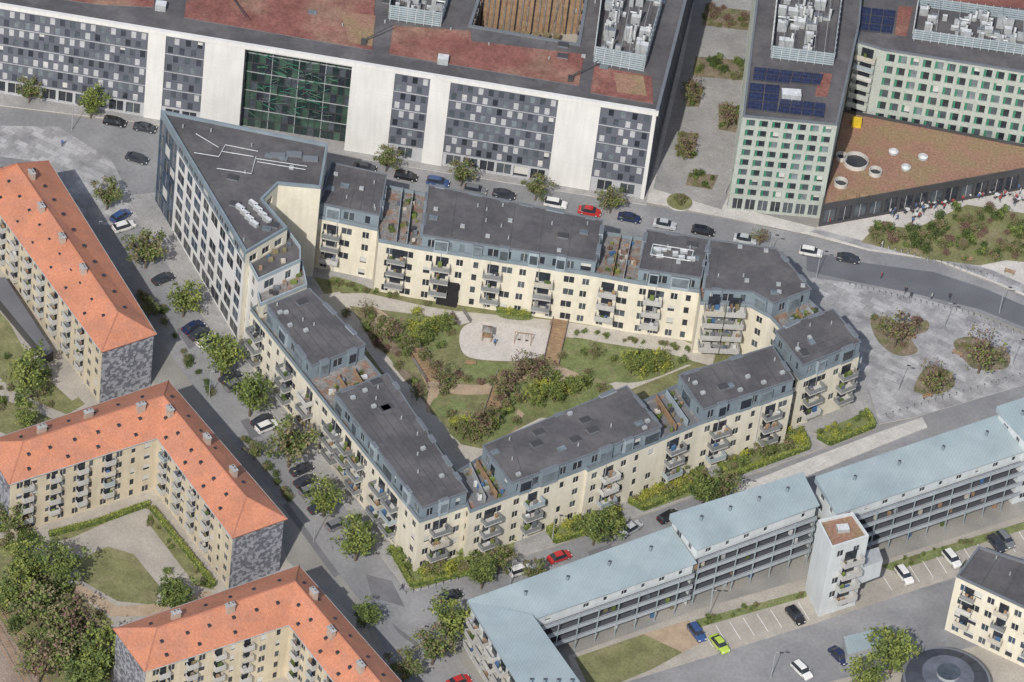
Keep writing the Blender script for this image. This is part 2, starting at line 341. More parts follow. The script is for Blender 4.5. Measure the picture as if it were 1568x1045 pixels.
for i in range(11):
    a=Vector(P(1350+i*21,880-i*6.5)); b=Vector(P(1366+i*21,905-i*6.5)); mb.obox((a+b)/2,(b-a).normalized(),(b-a).length/2,.05,.03,PZ,'white_line')
mb.obj('parking_bay_markings')
# ------------------------------------------------------------------ office block
H=21.3; mb=MB()
def on(u): return P(u,8+.1635*u,H)
pts=[on(-120),on(1006),P(1052,-10,H),P(1085,-140,H),P(-110,-300,H)]
hole=PL([(737,-6),(896,-4),(884,68),(722,40)],H)
segs=[(-120,228,'g'),(228,255,'w'),(255,315,'g'),(315,376,'w'),(376,540,'b'),(540,606,'w'),(606,660,'g'),(660,691,'w'),(691,856,'g'),(856,921,'w'),(921,1000,'g'),(1000,1006,'w')]
for a,b,k in segs:
    p,q=on(a),on(b); t=(Vector(q)-Vector(p)).normalized(); n=Vector((t.y,-t.x))
    if k=='w':
        pp=Vector(p)+n*.25; qq=Vector(q)+n*.25; mb.obox((pp+qq)/2-n*.6,t,(Vector(q)-Vector(p)).length/2,.6,0,H-.6,'white_wall')
        L=(Vector(q)-Vector(p)).length
        for zz in range(1,7): mb.obox((pp+qq)/2+n*.004,t,L/2-.01,.002,zz*3-.02,zz*3+.02,'metal_white')
    elif k=='g':
        facade(mb,p,q,0,3.4,1,3.2,(2.7,),2.7,'office_panel',('glass_dark','glass_mid'),depth=.5,blind=.05)
        facade(mb,p,q,3.4,H-.8,8,1.9,(.95,),1.6,'slate_frame',('glass_dark','slate_panel','glass_mid','office_panel','office_panel','office_panel','glass_light'),stagger=True,depth=.12,blind=.08,margin=.4,mull=False)
        L=(Vector(q)-Vector(p)).length; c=(Vector(p)+Vector(q))/2; rh=(H-4.2)/8
        for zz in range(9): mb.obox(c+n*.06,t,L/2-.02,.06,3.4+zz*rh-.05,3.4+zz*rh+.05,'slate_panel_b' if zz%2 else 'office_panel')
        facade(mb,p,q,H-.8,H,0)
    else:
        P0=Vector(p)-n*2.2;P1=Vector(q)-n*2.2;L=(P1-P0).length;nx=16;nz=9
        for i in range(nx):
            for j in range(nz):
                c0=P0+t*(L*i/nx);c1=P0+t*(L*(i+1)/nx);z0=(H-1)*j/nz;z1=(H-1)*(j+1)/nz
                mb.face(((c0.x,c0.y,z0),(c1.x,c1.y,z0),(c1.x,c1.y,z1),(c0.x,c0.y,z1)),random.choice(['glass_green','glass_green','glass_green_reflection','glass_green_reflection','glass_dark','glass_mid']))  # random lighter green panes imitate reflected foliage by colour
        for i in range(nx+1):
            c=P0+t*(L*i/nx)+n*.08; mb.obox(c,t,.06,.08,0,H-1,'metal_grey' if i%4==0 else 'metal_dark')
        for j in range(nz+1):
            c=(P0+P1)/2+n*.2; mb.obox(c,t,L/2,.04,(H-1)*j/nz-.08,(H-1)*j/nz+.08,'metal_dark' if j%2 else 'metal_grey')
        for i in range(110):
            s=random.uniform(1,L-4); z=random.uniform(4,H-2); A=P0+t*s+n*.4; B=P0+t*(s+random.uniform(.8,2.5))+n*.4
            mb.tube((A.x,A.y,z),(B.x,B.y,z+random.uniform(-1.2,1.2)),.06,.06,random.choice(['steel_green','green_panel','steel_green','glass_mid']),4)
        mb.obox((Vector(p)+Vector(q))/2-n*1.1,t,L/2,1.15,H-1,H-.62,'white_wall')
pc=ccw(pts)
for i in range(len(pc)):
    a,b=pc[i],pc[(i+1)%len(pc)]
    if abs((Vector(b)-Vector(a)).length-(Vector(on(-120))-Vector(on(1006))).length)<.5 and min(a[1],b[1])<P(1006,172,H)[1]+1: continue
    facade(mb,a,b,0,H,7,2.6,(1.7,),2.1,'slate_panel_b',('glass_blue','glass_dark'),depth=.2)
mb.poly(pc,H,'roof_membrane',[hole])
p,q=Vector(on(-120)),Vector(on(1006));t=(q-p).normalized();n=Vector((t.y,-t.x))
mb.obox((p+q)/2+n*.0,t,(q-p).length/2+.3,.4,H-.55,H+.3,'white_wall')
p,q=Vector(P(1006,172,H)),Vector(P(1085,-140,H));t2=(q-p).normalized();mb.obox((p+q)/2,t2,(q-p).length/2,.3,H+.01,H+.5,'roof_edge')
hc=ccw(hole)[::-1]; mb.walls(hc,H-9,H,'wood'); mb.poly(ccw(hole),H-9,'gravel')
ho=ccw(hole); h1=inset(ho,-.6)
for k in range(4):
    a,b,c,d=h1[k],h1[(k+1)%4],ho[(k+1)%4],ho[k]; mb.face([(x[0],x[1],H+.3) for x in(a,b,c,d)],'roof_edge')
mb.walls(h1,H,H+.3,'roof_edge')
for k in range(4):
    a,b=Vector(hc[k]),Vector(hc[(k+1)%4]); L=(b-a).length; t3=(b-a)/L; nn=Vector((t3.y,-t3.x))
    for s in range(int(L/1.1)): mb.obox(a+t3*(s*1.1+.5)+nn*.15,t3,.12,.13,H-8.9,H-.4,'glass_dark' if s%3==0 else 'deck')
for i in range(8):
    x=bil(hole,.08+.1*i,.2); mb.cyl(x,.5,H-9,H-7.2,'leaf_o',n=7,r1=.8)
for px in ([(285,2),(575,-12),(570,78),(282,28)],[(602,40),(720,48),(722,64),(895,84),(886,132),(596,84)],[(910,102),(998,118),(1000,160),(904,143)],[(-100,-60),(240,-40),(235,12),(150,8),(-100,-28)],[(730,-60),(900,-60),(898,-14),(736,-14)]):
    q=ccw(PL(px,H)); mb.poly(q,H+.12,'sedum'); mb.walls(q,H,H+.12,'roof_edge')
for px in ([(520,18),(575,25),(570,72),(535,66)],[(940,112),(985,118),(990,148),(945,142)]):
    mb.poly(ccw(PL(px,H)),H+.135,'sedum_warm')
def plant_screen(mb,px,z,h,n=10,gantry=True):
    q=ccw(PL(px,z+h))
    for i in range(4):
        a,b=Vector(q[i]),Vector(q[(i+1)%4]);t=(b-a).normalized()
        for zz in range(int(h/.5)): mb.obox((a+b)/2,t,(b-a).length/2-.07,.05,z+.3+zz*.5,z+.62+zz*.5,'metal_screen')
        L=(b-a).length
        for s in range(int(L/1.6)): c=a+t*(s*1.6+.3)+Vector((t.y,-t.x))*.1; mb.obox(c,t,.04,.04,z,z+h+.1,'metal_white')
    mb.poly(inset(q,.2),z+.3,'roof_membrane')
    e=Vector(q[1])-Vector(q[0]); e.normalize()
    for c in rnd_in(inset(q,1.0),n*2):
        s=random.uniform(.3,1.1); mb.obox(c,e,s,s*.6,z+.3,z+random.uniform(.8,h-.2),'metal_grey',random.choice(['metal_white','metal_white','metal_grey','roof_edge']))
        if random.random()<.35: mb.cyl((c[0]+.7,c[1]),.25,z+.3,z+h,'metal_white','metal_dark',n=10)
        if random.random()<.25: l=random.uniform(-2.5,2.5); mb.tube((c[0],c[1],z+h-1),(c[0]+e.x*l,c[1]+e.y*l,z+h-1),.15,.15,'metal_white',6)
    if gantry:
        for s in range(7):
            a=bil(q,s/6,0);b=bil(q,s/6,1); mb.tube((a[0],a[1],z+h),(b[0],b[1],z+h),.05,.05,'metal_grey',4)
plant_screen(mb,[(602,-30),(688,-20),(676,20),(597,8)],H,3.6,8)
plant_screen(mb,[(925,-30),(1018,-20),(988,86),(912,72)],H,4.0,13)
for a,b in(((557,62),(603,38)),((874,118),(917,93)),((352,-10),(378,28))):
    A=P3(a[0],a[1],H+1);B=P3(b[0],b[1],H+2.6); mb.tube(A,B,.14,.1,'metal_dark',5)
    mb.obox((A.x,A.y),(1,0),.5,.5,H,H+1.1,'metal_dark')
for u,v in((678,96),(246,14)): c=P(u,v,H); mb.obox(c,(1,0),1.0,.8,H,H+1.4,'metal_grey','metal_white')
clutter(mb,PL([(20,-30),(990,120),(1030,0),(20,-60)],H),H,26)
mb.obj('office_building')
# ------------------------------------------------------------------ hotel
def hotel():
    mb=MB();H=22.8
    q=PL([(1137,180),(1282,193),(1316,40),(1330,-120),(1172,-120)],H)
    q=ccw(q)
    for i in range(len(q)):
        a,b=q[i],q[(i+1)%len(q)]
        facade(mb,a,b,0,3.6,1,2.2,(1.8,),2.7,'green_wall',('glass_dark','glass_mid'),depth=.3,blind=0)
        facade(mb,a,b,3.6,H,8,2.15,(1.6,),1.65,'green_wall',('glass_dark','glass_mid','glass_dark','glass_light'),depth=.35,side='green_panel',blind=.12,sf=.32)
    roof_flat(mb,q,H)
    for px,nx,ny in(([(1155,102),(1215,108),(1208,128),(1152,122)],3,2),([(1215,108),(1262,113),(1256,130),(1210,126)],3,2),([(1148,126),(1195,130),(1190,172),(1143,166)],2,3),([(1195,150),(1265,158),(1262,180),(1190,172)],4,2)):
        c=PL(px,H+.4)
        for i in range(nx):
            for j in range(ny):
                f=[bil(c,(i+e)/nx,(j+g)/ny) for e,g in((.04,.05),(.96,.05),(.96,.95),(.04,.95))]; mb.prism(f,H+.02,H+.35,'metal_dark','solar')
    mb.prism(PL([(1255,112),(1275,114),(1266,150),(1248,148)],H),H+.01,H+.1,'roof_edge','sedum')
    c=P(1212,143,H+1); mb.obox(c,(1,.1),1.8,1.0,H,H+1.3,'metal_grey','metal_white')
    plant_screen(mb,[(1195,-40),(1292,-28),(1278,82),(1183,70)],H,3.2,17)
    H2=20.5
    w=ccw(PL([(1352,78),(1640,124),(1640,-40),(1318,-40),(1312,66)],H2))
    for i in range(len(w)):
        a,b=w[i],w[(i+1)%len(w)]
        facade(mb,a,b,0,H2,7,2.2,(1.6,),2.0,'green_wall',('glass_dark','glass_mid','glass_dark','glass_light'),depth=.35,side='green_panel',blind=.1,sf=.32)
    roof_flat(mb,w,H2,em='roof_edge')
    a,b=P(1312,66,H2),P(1352,78,H2); balconies(mb,a,b,[2.4],[4+2.3*i for i in range(7)],w=3.9,dp=1.4,rail='green_wall',cl=.2)
    c=PL([(1316,12),(1372,18),(1366,54),(1310,48)],H2)
    for i in range(3):
        for j in range(3): f=[bil(c,(i+e)/3,(j+g)/3) for e,g in((.04,.05),(.96,.05),(.96,.95),(.04,.95))]; mb.prism(f,H2+.02,H2+.35,'metal_dark','solar')
    mb.prism(PL([(1298,-10),(1420,0),(1640,20),(1640,-5),(1420,-20),(1298,-30)],H2),H2+.01,H2+.1,'sedum','sedum')
    mb.prism(PL([(1376,10),(1398,12),(1388,56),(1370,54)],H2),H2+.01,H2+.1,'sedum','sedum')
    plant_screen(mb,[(1408,-6),(1600,20),(1600,72),(1400,44)],H2,2.8,26)
    mb.obj('hotel_building')
    mb=MB();Z=5.0
    pd=ccw(PL([(1258,318),(1290,170),(1640,238),(1640,246),(1568,262)],Z))
    for i in range(len(pd)):
        facade(mb,pd[i],pd[(i+1)%len(pd)],0,Z-.01,1,3,(2.6,),3.4,'metal_dark',('glass_dark','glass_mid'),depth=.3,blind=0)
    roof_flat(mb,pd,Z,'sedum_warm','metal_dark',.5,.35)
    for u,v,r in((1310,250,2.3),(1288,243,1.0),(1340,266,1.15),(1287,283,1.2)):
        c=P(u,v,Z); 
        n=24; ring=[(c[0]+(r+.12)*math.cos(6.2832*i/n),c[1]+(r+.12)*math.sin(6.2832*i/n)) for i in range(n)]; inn=inset(ring,.12)
        mb.walls(ring,Z,Z+.9,'concrete_light'); mb.walls(inn[::-1],Z+.05,Z+.9,'concrete_light')
        for k in range(n): mb.face([(x[0],x[1],Z+.9) for x in(ring[k],ring[(k+1)%n],inn[(k+1)%n],inn[k])],'concrete_light')
        mb.poly(inn,Z+.05,'glass_dark')
    for u,v in((1368,234),(1413,242),(1387,258)):
        c=P(u,v,Z); mb.cyl(c,.95,Z,Z+.4,'metal_grey','metal_white',n=20); mb.cyl(c,.8,Z+.4,Z+.8,'metal_white','metal_white',n=20,r1=.4)
    c=P(1311,192,Z); mb.obox(c,(1,0),.9,.8,Z,Z+1.4,'yellow_paint')
    for u,v in((1303,302),(1323,302)): mb.obox(P(u,v,Z),(1,.2),.9,.35,Z,Z+.5,'wood')
    mb.obj('podium_building')
hotel()
# ------------------------------------------------------------------ perimeter residential block
HR=15.3; HB=11.9
SHR=[]
def res_body(mb,px,bal=True,h=HR,hb=HB,rows=4):
    q=ccw(PL(px,h))
    for i in range(len(q)):
        a,b=q[i],q[(i+1)%len(q)];L=(Vector(b)-Vector(a)).length
        facade(mb,a,b,0,hb,rows,2.75,(1.2,1.9,1.2,.9),1.55,'cream',depth=.15,blind=.12,skip=.08,margin=.3,rnd=.15)
        t=(Vector(b)-Vector(a)).normalized();n=Vector((t.y,-t.x))
        if bal and L>7:
            pos=[];s=random.uniform(2.6,5)
            while s<L-2.2:
                pos.append(s); s+=random.choice([4.2,7.5,9.5,11])
            balconies(mb,a,b,pos,[hb/rows*k for k in range(1,rows)],w=3.4,dp=1.7,rail=random.choice(['railing','railing','railing','railing_light']),cl=1.1)
        if L>6:
            for s in range(int(L/9)): c=Vector(a)+t*(4+s*9)+n*.06; mb.obox(c,t,.06,.06,0,hb,'metal_grey')
    mb.poly(q,hb,'deck')
    mb.walls(q,hb,hb+.9,'attic_metal'); i2=inset(q,.12); mb.walls(i2[::-1],hb+.02,hb+.9,'attic_metal')
    for k in range(len(q)): mb.face([(x[0],x[1],hb+.9) for x in(q[k],q[(k+1)%len(q)],i2[(k+1)%len(q)],i2[k])],'roof_edge')
def attic(mb,px,z0=HB,z1=HR,n=8,off=.0):
    q=inset(ccw(PL(px,z1)),off); bt=inset(q,.15)
    for i in range(len(q)):
        a,b=bt[i],bt[(i+1)%len(bt)]; a1,b1=Vector(a),Vector(b)
        if (b1-a1).length<.5: continue
        facade(mb,a,b,z0,z1-.02,1,2.7,(1.2,1.9,.9),1.8,'attic_metal',('glass_dark','glass_mid','glass_dark','glass_light'),depth=.15,blind=.12,skip=.1,margin=.3,base=.5)
        L=(b1-a1).length;t=(b1-a1)/L;nn=Vector((t.y,-t.x)); s=random.uniform(2,5)
        while s<L-2:
            w_=random.choice([.9,1.3,1.7]); c=a1+t*s+nn*.1
            mb.obox(c,t,w_,.4,z0+.1,z1+random.choice([-.3,.05,.3]),random.choice(['attic_light','attic_metal','attic_metal']),'roof_edge')
            mb.obox(a1+t*s+nn*.515,t,w_-.2,.012,z0+.8,z1-.6,random.choice(['glass_dark','glass_mid','glass_light']))
            s+=random.uniform(4,7)
    mb.poly(q,z1-.05,'roof_edge')
    roof_flat(mb,q,z1,ph=.2,pw=.22)
    clutter(mb,q,z1,n)
def terrace(mb,px,z=HB,h=HR,n=26):
    q=inset(ccw(PL(px,z)),.25); i2=inset(q,.1)
    mb.poly(i2,z+.03,random.choice(['deck','deck','asphalt_patch']))
    for f in(.33,.67):
        a,b=Vector(bil(q,f,0)),Vector(bil(q,f,1)); L=(b-a).length
        if L>2: mb.obox((a+b)/2,(b-a)/L,L/2,.05,z+.04,z+1.7,random.choice(['wood','attic_light','metal_grey']))
    for c in rnd_in(inset(q,.5),n):
        r=random.random(); s=random.uniform(.2,.55)
        if r<.6: mb.obox(c,(math.cos(s),math.sin(s)),s,s*.6,z,z+random.uniform(.3,1.2),random.choice(CL+['metal_dark','roof_edge','attic_metal','wood']))
        else: SHR.append((c[0],c[1],z+.1,random.uniform(.3,.65),random.choice([0,1,3,2,4])))
mb=MB()
NW=[(505,248),(925,338),(1190,380),(1245,445),(1276,472),(1320,525),(1228,562),(1186,508),(1200,485),(1183,467),(1152,450),(1076,446),(1074,428),(975,414),(915,403),(645,362),(582,350),(580,333),(486,313)]
res_body(mb,NW)
attic(mb,[(507,249),(593,268),(582,331),(488,312)])
attic(mb,[(656,283),(924,338),(914,402),(646,361)],n=16)
attic(mb,[(990,352),(1086,366),(1075,427),(977,413)])
attic(mb,[(1087,367),(1189,381),(1243,444),(1184,466),(1153,448),(1078,444)],n=9)
attic(mb,[(1226,490),(1276,473),(1319,525),(1229,561),(1187,508)],n=7)
for q in ([(597,293),(650,303),(640,383),(588,374)],[(930,365),(985,374),(972,438),(918,425)],[(1200,485),(1250,472),(1262,485),(1212,503)]): terrace(mb,q)
q=ccw(PL([(1000,374),(1062,384),(1058,400),(996,390)],HR+.6))
for i in range(4): a,b=q[i],q[(i+1)%4]; mb.tube((a[0],a[1],HR+.6),(b[0],b[1],HR+.6),.09,.09,'metal_white',5)
for c in rnd_in(q,8): mb.obox(c,(1,.15),random.uniform(.3,.9),.35,HR,HR+random.uniform(.3,.8),'metal_grey','metal_white')
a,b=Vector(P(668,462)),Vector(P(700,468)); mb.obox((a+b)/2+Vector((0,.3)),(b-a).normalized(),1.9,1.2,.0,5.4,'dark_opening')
a,b=P(1076,446,HR),P(1152,450,HR); 
balconies(mb,a,b,[2.4,6.2],[3,6,9,11.9],w=3.6,dp=2.8,rail='railing_light',cl=1.5)
res_body(mb,[(385,455),(462,420),(565,533),(598,573),(718,755),(645,780)])
attic(mb,[(408,468),(474,442),(561,529),(477,562)])
attic(mb,[(512,603),(594,572),(717,754),(646,779)],n=14)
terrace(mb,[(490,592),(565,562),(582,592),(512,624)])
terrace(mb,[(392,462),(462,435),(470,452),(402,482)],z=HB)
res_body(mb,[(700,706),(738,682),(960,590),(985,598),(1038,573),(1182,530),(1188,535),(1218,583),(1075,630),(1015,655),(903,702),(900,698),(782,742),(722,765)])
attic(mb,[(738,683),(960,591),(1014,654),(900,698),(783,741)],n=16)
attic(mb,[(1038,575),(1183,530),(1217,582),(1076,629)],n=10)
terrace(mb,[(705,722),(740,708),(780,760),(724,780)]); terrace(mb,[(985,620),(1035,599),(1072,648),(1016,672)])
mb.obj('apartment_block')
# corner building
mb=MB();HC=21.4
px=[(246,172),(502,224),(491,290),(426,284),(402,308),(440,352),(376,390),(272,216)]
q=PL(px,HC);n=len(q);edges=[(q[i],q[(i+1)%n],i) for i in range(n)]
if area(q)<0: edges=[(b,a,i) for a,b,i in edges]
for a,b,i in edges:
    if i==7:
        facade(mb,a,b,0,HC-1.2,6,2.4,(2.2,),3.0,'glass_blue',('glass_blue','glass_dark','glass_mid'),depth=.1,blind=.03,margin=.1)
        facade(mb,a,b,HC-1.2,HC,0,wm='attic_metal')
    elif i==6:
        facade(mb,a,b,0,3.4,1,4.4,(3.8,),2.7,'white_wall',('glass_dark',),depth=.12,blind=0)
        facade(mb,a,b,3.4,HC-2.2,5,3.9,(3.1,2.6),2.5,'white_wall',('glass_dark','glass_dark','glass_blue'),depth=.1,blind=.03,skip=.06)
        facade(mb,a,b,HC-2.2,HC,1,2.4,(1.9,),1.3,'attic_metal',('glass_mid','glass_dark'),depth=.1)
    elif i==2: facade(mb,a,b,0,HC,0,wm='cream')
    else: facade(mb,a,b,0,HC,6,3.0,(1.9,),1.7,'cream' if i in(1,3,4,5) else 'attic_metal',('glass_dark','glass_mid'))
roof_flat(mb,q,HC,em='attic_metal',ph=.6,pw=.4)
for u,v in((425,240),(450,238),(475,245)): mb.obox(P(u,v,HC),(1,.1),1.4,.6,HC,HC+.5,'roof_edge','roof_edge')
for k,(a,b) in enumerate((((297,234),(335,240)),((335,240),(345,222)),((300,205),(335,226)),((345,222),(395,232)),((332,258),(385,266)),((385,266),(392,240)),((340,232),(388,240)),((392,243),(470,255)),((394,248),(468,260)))):
    A=P3(*a,HC+.5);B=P3(*b,HC+.5); mb.tube(A,B,.07,.07,'metal_white',5)
for i in range(2):
    for j in range(4):
        c=P(368+i*20+j*7,318-i*6+j*8,HC+.5); mb.obox(c,(.8,-.6),.9,.34,HC,HC+.9,'metal_grey','metal_white')
clutter(mb,q,HC,12)
for px,z,zz in(([(372,388),(438,352),(460,382),(460,402),(395,432)],18.2,'x'),([(386,420),(462,402),(470,440),(398,470)],15.0,'y')):
    s=ccw(PL(px,z)); 
    for i in range(len(s)): facade(mb,s[i],s[(i+1)%len(s)],0,z,int(z/3),2.9,(2.2,1.3),1.9,'white_wall' if zz=='x' else 'cream',('glass_dark','glass_mid'),skip=.1,depth=.12)
    roof_flat(mb,s,z,'roof_membrane' if zz=='x' else 'deck','attic_light',.8,.2)
    for c in rnd_in(inset(s,1),12): mb.obox(c,(1,.3),random.uniform(.2,.6),.3,z,z+.7,random.choice(CL))
mb.obj('corner_building')
# ------------------------------------------------------------------ orange roof housing
def slope_house(name,A,B,he=12.9,hr=16.2,hip=(1,1),rows=5,wing=None):
    mb=MB(); A=[Vector(P(*p,he)) for p in A]; B=[Vector(P(*p,he)) for p in B]; n=len(A)
    ring=[tuple(x) for x in A]+[tuple(x) for x in B[::-1]]; rc=ccw(ring); body=inset(rc,.4)
    for i in range(len(body)):
        a,b=body[i],body[(i+1)%len(body)];L=(Vector(b)-Vector(a)).length
        d=Vector(b)-Vector(a)
        if L<14.5 and L>7: 
            t=d.normalized(); nn=Vector((t.y,-t.x))
            facade(mb,a,b,0,he-.05,0,wm='mural')
            for k in range(1,5): mb.obox((Vector(a)+Vector(b))/2+nn*.02,t,L/2-.03,.015,k*2.55-.05,k*2.55+.05,'roof_edge')
            continue
        facade(mb,a,b,0,he-.05,rows,2.6,(1.2,1.2,.8),1.4,'yellow_wall',depth=.12,blind=.25,margin=.5)
        if L>15: balconies(mb,a,b,[3.2+5.2*k for k in range(int((L-3)/5.2))],[he/rows*k+.25 for k in range(1,rows)],w=1.9,dp=1.0,rail='railing_light',cl=.5)
    mb.walls(rc,he-.15,he+.05,'ridge_tile'); mb.poly(rc,he-.15,'yellow_wall')
    R=[(a+b)/2 for a,b in zip(A,B)]
    for e,k in((0,1),(-1,-2)):
        wdt=(A[e]-B[e]).length/2; dd=(R[k]-R[e]).normalized()
        R[e]=R[e]+dd*wdt*(.9 if hip[0 if e==0 else 1] else 0)
    z=lambda v,h:(v.x,v.y,h)
    def fc(pts):
        a,b,c=[Vector(p) for p in pts[:3]]
        if (b-a).cross(c-a).z<0: pts=pts[::-1]
        mb.face(pts,'roof_orange')
    for i in range(n-1):
        fc([z(A[i],he+.05),z(A[i+1],he+.05),z(R[i+1],hr),z(R[i],hr)]); fc([z(B[i],he+.05),z(B[i+1],he+.05),z(R[i+1],hr),z(R[i],hr)])
        mb.tube(z(R[i],hr),z(R[i+1],hr),.14,.14,'ridge_tile',6)
        d=(R[i+1]-R[i]);L=d.length;t=d/L
        for side in(A,B):
            dd=(side[i+1]-side[i]).normalized(); mb.tube(z(side[i],he+.0),z(side[i+1],he+.0),.1,.1,'metal_grey',5)
            for rr,sp in((.25,6.5),(.62,4.2)):
                for k in range(int(L/sp)):
                    f=(k+.5+random.uniform(-.1,.1))*sp/L; e=side[i].lerp(side[i+1],f); r=R[i].lerp(R[i+1],f); c=e.lerp(r,rr); hz=he+.05+(hr-he-.05)*rr
                    if side is A and rr<.3: continue
                    mb.obox(c,t,.27,.27,hz-.3,hz+.2,'metal_dark','glass_dark')
        for k in range(int(L/9)):
            f=(k+.45)*9/L; r=R[i].lerp(R[i+1],f)+Vector((-t.y,t.x))*random.choice([-1.1,1.1]); mb.obox(r,t,.75,.4,hr-1,hr+.9,'chimney','concrete_light'); mb.obox(r,t,.85,.5,hr+.9,hr+1.02,'metal_grey')
            for e in(-.35,.35): mb.cyl(r+t*e,.13,hr+1.02,hr+1.35,'chimney','dark_opening',n=8)
    for e in(0,-1): fc([z(A[e],he+.05),z(B[e],he+.05),z(R[e],hr)]); mb.tube(z(A[e],he+.07),z(R[e],hr),.12,.12,'ridge_tile',5); mb.tube(z(B[e],he+.07),z(R[e],hr),.12,.12,'ridge_tile',5)
    if n==3:
        mb.tube(z(A[1],he+.07),z(R[1],hr),.12,.12,'ridge_tile',5)
    mb.obj(name)
slope_house('orange_roof_apartment_house',[(-95,275),(75,247),(240,512)],[(-95,345),(-25,322-25),(155,540)])
slope_house('orange_roof_apartment_house',[(-25,678),(258,583),(440,795)],[(14,743),(240,672),(355,825)])
slope_house('orange_roof_apartment_house',[(173,963),(458,866),(690,1130)],[(222,1030),(442,958),(590,1145)])
mb=MB(); mb.prism(PL([(-10,425),(8,425),(82,538),(70,545),(-10,448)],2.4),.1,2.4,'metal_dark','asphalt_dark'); mb.obj('low_dark_strip')  # long low prism with dark sides and top
# ------------------------------------------------------------------ blue metal roof row
mb=MB()
def shed(px,h,style,drop=1.2,rows=4):
    q=PL(px,h); c=ccw(q)
    for i in range(len(c)):
        a,b=c[i],c[(i+1)%len(c)]; t=(Vector(b)-Vector(a)).normalized(); L=(Vector(b)-Vector(a)).length; n=Vector((t.y,-t.x))
        if style=='gal' and n.y<-.5 and L>8:
            facade(mb,a,b,h-2.6,h,1,3.6,(1.2,.8),1.1,'cool_white',blind=.1,skip=.2)
            a2=Vector(a)-n*1.2;b2=Vector(b)-n*1.2
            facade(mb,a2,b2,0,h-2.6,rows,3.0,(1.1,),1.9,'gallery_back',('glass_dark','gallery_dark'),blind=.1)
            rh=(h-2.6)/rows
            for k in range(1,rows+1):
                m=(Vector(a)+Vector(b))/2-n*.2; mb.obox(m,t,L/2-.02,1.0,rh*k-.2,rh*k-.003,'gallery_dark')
                m=(Vector(a)+Vector(b))/2+n*.85
                for zo in(0,.42): mb.obox(m,t,L/2-.02,.04,rh*k-.25+zo,rh*k+.08+zo,'blue_band')
                mb.obox(m,t,L/2-.02,.04,rh*k+.72,rh*k+.8,'blue_band')
            for s in range(int(L/4)+1): m=Vector(a)+t*(s*4+.1)+n*.95; mb.obox(m,t,.08,.05,0,h-1.8,'metal_screen')
            for s in range(int(L/1.4)):
                if random.random()<.45:
                    k=random.randrange(0,rows); m=Vector(a)+t*(s*1.4+.5)-n*random.uniform(0,.5); mb.obox(m,t,.3,.2,rh*k,rh*k+random.uniform(.6,1.6),random.choice(CL))
        else: facade(mb,a,b,0,h,rows+1,3,(1.5,1.0),1.4,'cool_white',blind=.15)
    ov=inset(c,-.45)
    nx=(Vector(q[1])-Vector(q[0])).normalized(); up=Vector((-nx.y,nx.x)) ; base=min(Vector(p).dot(up) for p in ov); W=max(Vector(p).dot(up) for p in ov)-base
    hz=lambda p: h+.12+drop*(Vector(p).dot(up)-base)/W
    mb.face([(p[0],p[1],hz(p)) for p in ov],'blue_roof'); nn=len(ov)
    for i in range(nn):
        a,b=ov[i],ov[(i+1)%nn]; mb.face([(a[0],a[1],h-.02),(b[0],b[1],h-.02),(b[0],b[1],hz(b)),(a[0],a[1],hz(a))],'attic_light')
    mb.face([(p[0],p[1],h-.02) for p in ov[::-1]],'attic_light')
    L=(Vector(q[1])-Vector(q[0])).length
    for k in range(int(L/.62)):
        f=(k+.5)*.62/L; a=Vector(bil(q,f,0)); b=Vector(bil(q,f,1)); mb.tube((a.x,a.y,hz(a)),(b.x,b.y,hz(b)),.035,.035,'attic_light',3)
    for k in range(4):
        p=bil(q,.15+.23*k,.35); mb.cyl(p,.25,h,h+1.9,'attic_metal','metal_dark',n=10)
shed([(728,926),(1026,818),(1062,862),(822,945)],10.5,'gal',rows=3)
shed([(1030,797),(1226,735),(1250,774),(1068,840)],13,'gal')
shed([(1252,740),(1546,640),(1572,688),(1282,785)],13,'gal')
shed([(1530,632),(1660,590),(1690,640),(1572,676)],15.5,'x')
shed([(722,928),(812,948),(930,1110),(840,1120)][::-1],10.8,'x',rows=3,drop=.6)
a,b=P(722,928,10.8),P(840,1120,10.8)
balconies(mb,a,b,[2.5+3.6*i for i in range(8)],[2.9,5.6,8.3],w=3.0,dp=1.3,rail='railing_light')
mb.obj('blue_metal_roof_gallery_house')
mb=MB(); HT=16.5
q=ccw(PL([(1252,800),(1305,788),(1330,824),(1273,842)],HT))
for i in range(4):
    facade(mb,q[i],q[(i+1)%4],0,HT,0,wm='cool_white') if i%2 else facade(mb,q[i],q[(i+1)%4],0,HT,5,3.2,(1.3,),1.6,'cool_white',skip=.3)
roof_flat(mb,q,HT,'sedum_warm','cool_white',.6,.3)
mb.obox(P(1290,812,HT),(1,.3),1.0,.7,HT,HT+.8,'metal_grey','metal_white')
a,b=Vector(P(1273,842,HT)),Vector(P(1330,824,HT)); 
balconies(mb,a,b,[4.4],[3.4,6.4,9.4,12.4],w=4.0,dp=1.6,rail='railing_light')
q2=ccw(PL([(1305,850),(1345,838),(1352,858),(1315,872)],9)); mb.prism(q2,5,9,'cool_white','metal_grey')
mb.obj('stair_tower')
mb=MB(); q=ccw(PL([(1498,838),(1700,905),(1680,985),(1464,884)],13))
for i in range(4): facade(mb,q[i],q[(i+1)%4],0,13,4,2.5,(1.3,1.8),1.6,'cream',('glass_dark','glass_mid','glass_blue'),blind=.2)
roof_flat(mb,q,13); clutter(mb,q,13,8)
for i in range(4):
    a,b=q[i],q[(i+1)%4]; L=(Vector(b)-Vector(a)).length; balconies(mb,a,b,[3+6.5*k for k in range(int(L/6.5))],[3.3,6.6,9.8],w=2.6,dp=1.2)
mb.obj('cream_apartment_house')
